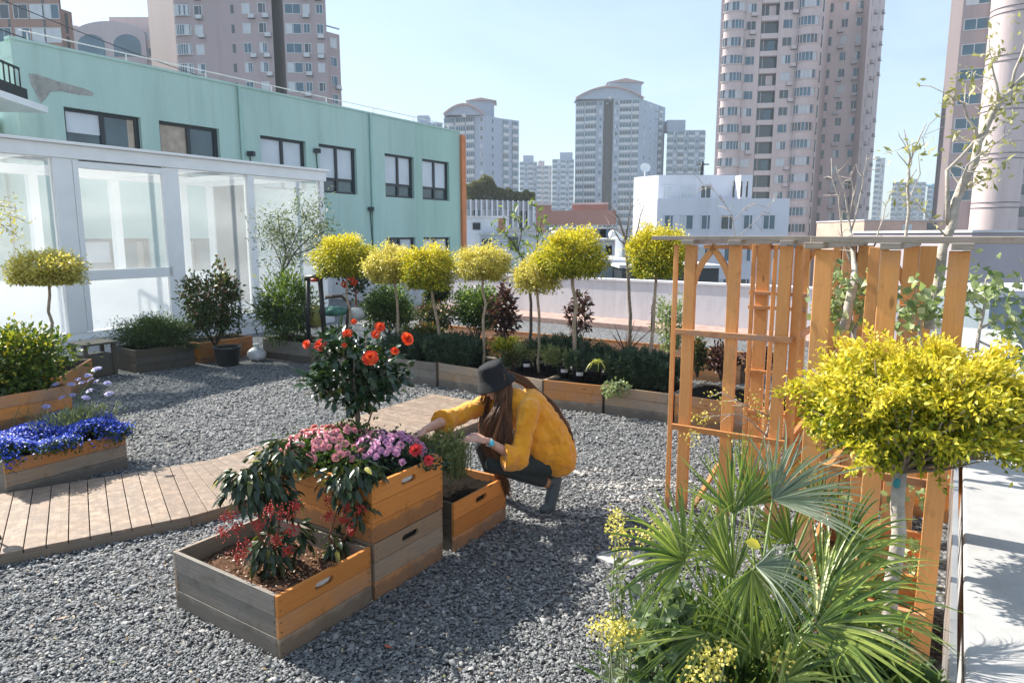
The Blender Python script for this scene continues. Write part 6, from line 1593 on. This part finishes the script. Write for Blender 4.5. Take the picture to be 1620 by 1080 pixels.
shpx('bright_ground_leaves', 'bright yellow-green leaves at the bottom edge beneath the palm', 1340, 1085, 230, 60, 2.0, LG, 900, .07, wd=.5, zb=0, detail=1, updir=.6)

# ------------------------------------------------------------------ the person
def limb(m, pts, rad, n=14, mi=0):
    pts = [Vector(p) for p in pts]; m.tube(pts, rad, n, mi)
    for p, r in zip(pts, rad): m.ell(tuple(p), (r, r, r), None, 14, 10, mi)
def remesh(o, vox, smooth=6, fac=.5):
    r = o.modifiers.new('remesh', 'REMESH'); r.mode = 'VOXEL'; r.voxel_size = vox; r.use_smooth_shade = True
    s_ = o.modifiers.new('smooth', 'SMOOTH'); s_.iterations = smooth; s_.factor = fac
def person():
    root = D(868, 797, 5.05); root.z = 0
    t = T('person', 'person in a mustard sweater and black bucket hat crouching beside the planters, tending flowers', 'person', tuple(root))
    hd = D(783, 604, 4.88); fw = Vector((-.80, -.42, -.42)).normalized(); up = Vector((-.28, -.12, .95)); sd = fw.cross(up).normalized(); up = sd.cross(fw).normalized()
    H3 = Matrix((fw, -sd, up)).transposed()          # local x forward, y to the left side, z up
    def hp(x, y, z): return hd + H3 @ Vector((x, y, z))
    pel = D(868, 722, 5.05); sp1 = D(868, 686, 5.02); ch = D(836, 646, 4.96); nk = D(808, 622, 4.93)
    shN = D(838, 646, 4.80); elN = D(818, 724, 4.70); wrN = D(770, 697, 4.58); haN = D(748, 687, 4.53)
    shF = D(768, 640, 5.06); elF = D(706, 664, 4.80); wrF = D(672, 680, 4.56); haF = D(654, 690, 4.47)
    m = M()
    # head
    m.ell(tuple(hp(-.012, 0, .02)), (.096, .074, .098), H3); m.ell(tuple(hp(.028, 0, -.045)), (.062, .055, .062), H3); m.ell(tuple(hp(.058, 0, -.092)), (.026, .028, .020), H3)
    m.tube([hp(.082, 0, .012), hp(.108, 0, -.026), hp(.090, 0, -.036)], [.008, .012, .009], 8); m.ell(tuple(hp(.104, 0, -.028)), (.012, .012, .010), H3)
    m.ell(tuple(hp(.086, 0, -.056)), (.010, .022, .006), H3); m.ell(tuple(hp(.083, 0, -.067)), (.010, .019, .007), H3)
    for s_ in (-1, 1): m.ell(tuple(hp(.060, .036 * s_, -.035)), (.024, .022, .024), H3); m.ell(tuple(hp(-.01, .076 * s_, -.012)), (.020, .010, .032), H3); m.ell(tuple(hp(.078, .028 * s_, .022)), (.014, .022, .008), H3)
    limb(m, [hp(-.02, 0, -.06), nk, ch], [.055, .055, .10])
    limb(m, [ch, sp1, pel], [.11, .12, .13])
    for (s_, e, w_, ha) in ((shN, elN, wrN, haN), (shF, elF, wrF, haF)):
        limb(m, [ch, s_], [.07, .05]); limb(m, [s_, s_.lerp(e, .5), e], [.047, .043, .036]); limb(m, [e, e.lerp(w_, .3), w_], [.036, .038, .024])
    # hands
    def hand(w_, pd, pn, curl, thumb, spread_=.10, bend=(.35, .6, .5)):
        pd = Vector(pd).normalized(); pn = Vector(pn); pn = (pn - pd * pn.dot(pd)).normalized(); ps = pd.cross(pn)
        Rh = Matrix((pd, ps, pn)).transposed()
        pc = w_ + pd * .048; m.ell(tuple(pc), (.050, .040, .015), Rh, 14, 10); limb(m, [w_, w_ + pd * .04], [.022, .020])
        lens = [(.040, .026, .020), (.045, .029, .021), (.042, .027, .021), (.033, .021, .018)]
        for i in range(4):
            off = (i - 1.5) * .0195; p = w_ + pd * (.086 - .004 * abs(i - 1.3)) + ps * off; a = 0; pts = [w_ + pd * .05 + ps * off * .9, p]; sa = -spread_ * (i - 1.5) * -1
            for j, L_ in enumerate(lens[i]):
                a += bend[j] * curl[i]; d = (pd * math.cos(a) + ps * math.sin(sa) * .6 - pn * math.sin(a)).normalized(); p = p + d * L_; pts.append(p)
            limb(m, pts, [.0098, .0094, .0084, .0076, .0064], 8)
        p = w_ + pd * .022 + ps * (.026 * thumb); d1 = (pd * .75 + ps * .62 * thumb - pn * .15).normalized(); q1 = p + d1 * .040; d2 = (pd * .95 + ps * .2 * thumb - pn * .25).normalized(); q2 = q1 + d2 * .032; q3 = q2 + d2 * .022
        limb(m, [p, q1, q2, q3], [.014, .0115, .0095, .0078], 8)
    dN = (haN - wrN).normalized() * .8 + Vector((-.25, -.05, -.05)); hand(wrN, dN, (-.05, -.45, .88), (.55, .65, .75, .85), 1)
    dF = (haF - wrF).normalized(); hand(wrF, dF + Vector((-.1, 0, -.25)), (-.3, -.2, .9), (.9, 1, 1.05, 1.1), 1)
    # legs
    hN, kN, aN = D(860, 734, 4.96), D(783, 733, 4.74), D(868, 764, 5.00); hF, kF = D(858, 722, 5.16), D(764, 704, 5.12); aF = kF + Vector((.12, .12, -.43))
    toeN = D(869, 800, 5.0); toeN.z = .035; heelN = D(880, 757, 5.03)
    limb(m, [aN, heelN], [.036, .035]); limb(m, [kN, aN], [.045, .034]); limb(m, [hN, kN], [.08, .05]); limb(m, [hF, kF], [.08, .05]); limb(m, [kF, aF], [.05, .035])
    skin, nt, b = newmat('skin'); b.inputs['Roughness'].default_value = .5
    nt.links.new(ramp(nt, noise(nt, 14, 4), [(.50, .27, .20), (.62, .36, .27)], [.3, .7]), b.inputs['Base Color'])
    b.inputs['Subsurface Weight'].default_value = .12; b.inputs['Subsurface Radius'].default_value = (.01, .004, .002)
    o = m.build('body', skin, t); remesh(o, .0042, 5)
    # eyes, brows, lips
    for s_ in (-1, 1):
        m = M(); m.ell(tuple(hp(.080, .028 * s_, .006)), (.008, .013, .0035), H3, 12, 8); m.build('eye', simple('eye lashes', (.03, .02, .015), .4), t)
        m = M(); m.tube([hp(.089, .012 * s_, .030), hp(.090, .026 * s_, .036), hp(.078, .044 * s_, .031)], [.003, .0035, .002], 6); m.build('eyebrow', simple('brow hair', (.08, .04, .02), .7), t)
    m = M(); m.ell(tuple(hp(.0945, 0, -.0615)), (.004, .019, .0062), H3, 14, 8); m.build('lips', simple('lips', (.45, .16, .14), .45), t)
    # trousers
    den = simple('dark green grey denim', (.028, .038, .040), .85, .25, 60, bmp=.4, bscale=200); m = M()
    limb(m, [pel, hN, hN.lerp(kN, .5), kN], [.115, .100, .090, .072]); limb(m, [pel, hF, hF.lerp(kF, .5), kF], [.13, .115, .09, .07])
    limb(m, [kN, kN.lerp(aN, .45), kN.lerp(aN, .86)], [.068, .064, .052]); limb(m, [kF, kF.lerp(aF, .5), kF.lerp(aF, .85)], [.068, .062, .052])
    o = m.build('trousers', den, t); remesh(o, .009, 6)
    # sweater
    must, nt, b = newmat('mustard knit'); b.inputs['Roughness'].default_value = .85
    nt.links.new(ramp(nt, noise(nt, 9, 6), [(.76, .28, .006), (.90, .40, .015)], [.3, .7]), b.inputs['Base Color']); b.inputs['Sheen Weight'].default_value = .3
    wv = noise(nt, 11, 5, None, .6, 1.2); bump(nt, b, wv, .8, .03)
    m = M()
    limb(m, [D(800, 630, 4.95), ch + Vector((.01, 0, .01)), sp1, D(878, 708, 5.02), D(884, 726, 4.99)], [.075, .140, .154, .156, .138])
    limb(m, [D(815, 634, 4.93), D(832, 664, 4.92), D(845, 690, 4.92), D(858, 714, 4.94)], [.10, .12, .12, .11])
    limb(m, [shF, ch, shN], [.072, .105, .078])
    limb(m, [shN, shN.lerp(elN, .5), elN + Vector((.01, 0, .0)), D(808, 727, 4.68)], [.080, .074, .082, .080])
    m.tube([D(818, 716, 4.70), D(808, 722, 4.66), D(797, 722, 4.65)], [.055, .085, .104], 18)
    limb(m, [shF, shF.lerp(elF, .5), elF], [.070, .070, .072]); m.tube([shF.lerp(elF, .7), elF, D(700, 668, 4.74)], [.06, .080, .098], 18)
    o = m.build('sweater', must, t); remesh(o, .0075, 7)
    tx = bpy.data.textures.new('folds', 'CLOUDS'); tx.noise_scale = .07; dm = o.modifiers.new('folds', 'DISPLACE'); dm.texture = tx; dm.strength = .030; dm.mid_level = .5; dm.texture_coords = 'LOCAL'
    # boots
    rub = simple('teal grey rubber', (.075, .10, .115), .5, .15, 10); m = M()
    limb(m, [heelN, heelN.lerp(toeN, .5), toeN], [.044, .050, .048]); limb(m, [aN + Vector((0, .01, .01)), heelN], [.050, .046]); limb(m, [toeN, toeN + Vector((-.045, -.03, -.004))], [.046, .036])
    o = m.build('boot', rub, t); remesh(o, .006, 4)
    m = M(); limb(m, [aF + Vector((0, 0, -.06)), aF + Vector((-.14, -.04, -.10))], [.05, .042]); limb(m, [aF, aF + Vector((0, 0, -.06))], [.05, .05]); o = m.build('boot', rub, t); remesh(o, .007, 4)
    m = M(); m.tube([kN.lerp(aN, .84), kN.lerp(aN, .97)], [.045, .044], 14); m.build('sock', simple('tan sock', (.50, .28, .14), .8), t)
    # hat
    felt = simple('black bucket hat cloth', (.009, .010, .013), .9, .5, 60, bmp=.8, bscale=140); m = M()
    hup = (up * .97 - fw * .08).normalized(); hx = (fw - hup * fw.dot(hup)).normalized(); hy = hup.cross(hx); HH = Matrix((hx, hy, hup)).transposed(); hc = hp(-.008, 0, .035)
    prof = [(.001, .112), (.045, .113), (.078, .107), (.088, .094), (.094, .055), (.102, .010), (.106, .001), (.124, -.026), (.143, -.058), (.144, -.062), (.124, -.032), (.103, -.008), (.099, .003)]
    m.lathe(prof, 40, tuple(hc), HH @ Matrix.Diagonal((1.08, .96, 1)))
    m.v = [tuple(Vector(v) + Vector((0, 0, .006 * math.sin(v[0] * 40) * math.cos(v[1] * 36)))) for v in m.v]
    o = m.build('bucket_hat', felt, t); s_ = o.modifiers.new('sub', 'SUBSURF'); s_.levels = 1; s_.render_levels = 1
    # hair
    hm, nt, b = newmat('long brown hair'); at = N(nt, 'Attribute', attribute_name='rnd')
    nt.links.new(ramp(nt, at.outputs['Fac'], [(.04, .018, .010), (.14, .058, .024), (.42, .18, .07)], [0, .55, 1]), b.inputs['Base Color']); b.inputs['Roughness'].default_value = .38; b.inputs['Specular IOR Level'].default_value = .4
    m = M()
    def lock(g, w0, w1, n_, r_=.0026):
        n_ = int(n_ * 2.3)
        cl = [(jit(1), random.random() * 6, random.gauss(0, .16)) for _ in range(max(3, n_ // 7))]
        for _ in range(n_):
            c_ = random.choice(cl); o1 = c_[0] * .85 + jit(.42); o2 = jit(1); ph = c_[1] + random.gauss(0, .6); pts = []; L_ = len(g) - 1; K = 20; sh = random.uniform(.78, 1.0)
            for i in range(K + 1):
                u = i / K * L_ * sh; j = min(int(u), L_ - 1); f = u - j
                a, b_, c, d = g[max(j - 1, 0)], g[j], g[j + 1], g[min(j + 2, L_)]
                p = .5 * ((2 * b_) + (c - a) * f + (2 * a - 5 * b_ + 4 * c - d) * f * f + (3 * b_ - a - 3 * c + d) * f ** 3)
                v = i / K; p = p + o1 * (w0 + (w1 - w0) * min(1, v * 1.6)) + Vector((math.sin(ph + v * 15), math.cos(ph + v * 12), 0)) * (.013 * v)
                pts.append(p)
            m.tube(pts, [r_ * (1 - .55 * (k / K) ** 2) for k in range(K + 1)], 5, cap=False, r=min(1, max(0, .42 + c_[2] + random.gauss(0, .18))))
    top_ = [hp(-.02, .055, .05), hp(-.05, .06, .03), hp(.01, .07, .04), hp(.03, .068, .03)]
    # near side curtain falling in front of the chest
    for (s0, w1, n_) in ((hp(-.035, .070, .03), .020, 120), (hp(-.005, .074, .02), .018, 100), (hp(-.07, .055, .02), .022, 90)):
        lock([s0, s0 + Vector((.012, -.018, -.10)), D(796, 660, 4.76), D(787, 705, 4.72), D(792, 748, 4.78), D(800, 785, 4.84)], .014, w1, n_)
    lock([hp(.002, .074, .02), hp(.0, .08, -.07), D(782, 655, 4.72), D(770, 684, 4.72), D(778, 715, 4.74)], .008, .016, 80)
    lock([hp(-.01, .072, .0), hp(-.01, .08, -.09), D(800, 650, 4.76), D(804, 690, 4.70), D(800, 730, 4.72)], .008, .016, 80)
    lock([hp(.03, -.07, .02), hp(.04, -.075, -.06), D(770, 650, 5.0), D(772, 690, 4.95), D(790, 730, 4.95)], .010, .022, 90)
    # lock running down the back
    bk = [hp(-.09, .0, .0), D(826, 600, 4.98) + Vector((0, 0, -.03)), D(850, 628, 5.02), D(873, 650, 5.04), D(893, 682, 5.02), D(898, 706, 5.0)]
    lock([p + Vector((.018, 0, .014)) for p in bk], .010, .013, 120, .0032)
    m.ell(tuple(hp(-.022, 0, .01)), (.092, .078, .090), H3, 18, 12, 0, .25)
    m.build('hair', hm, t)
    # watch
    m = M(); wd_ = (wrN - elN).normalized(); wc = wrN - wd_ * .028; fwd = Vector((.05, -.9, .38)); fwd = (fwd - wd_ * fwd.dot(wd_)).normalized(); q = fwd.to_track_quat('Z', 'Y').to_matrix()
    m.lathe([(.001, .004), (.017, .004), (.020, .002), (.020, -.004)], 20, tuple(wc + fwd * .031), q); m.build('watch', simple('light blue watch face', (.10, .55, .72), .25, .05, 5), t)
    m = M(); q2 = wd_.to_track_quat('Z', 'Y').to_matrix(); m.lathe([(.0285, -.008), (.0295, -.008), (.0295, .008), (.0285, .008)], 20, tuple(wc), q2); m.build('watch_strap', simple('pale blue strap', (.45, .60, .68), .5, .05, 5), t)
person()
# ------------------------------------------------------------------ haze
def haze():
    m = M(); m.box((0, 260, 21), (1000, 720, 78)); m_ = bpy.data.materials.new('haze air'); m_.use_nodes = True
    nt = m_.node_tree; nt.nodes.clear(); o_ = N(nt, 'OutputMaterial'); v = N(nt, 'VolumePrincipled')
    v.inputs['Color'].default_value = (.78, .90, 1, 1); v.inputs['Density'].default_value = .0006; v.inputs['Anisotropy'].default_value = 0
    nt.links.new(v.outputs[0], o_.inputs['Volume'])
    o = m.build('haze', m_); o['kind'] = 'stuff'; o['label'] = 'thin pale haze over the city'; o['category'] = 'haze'
haze()
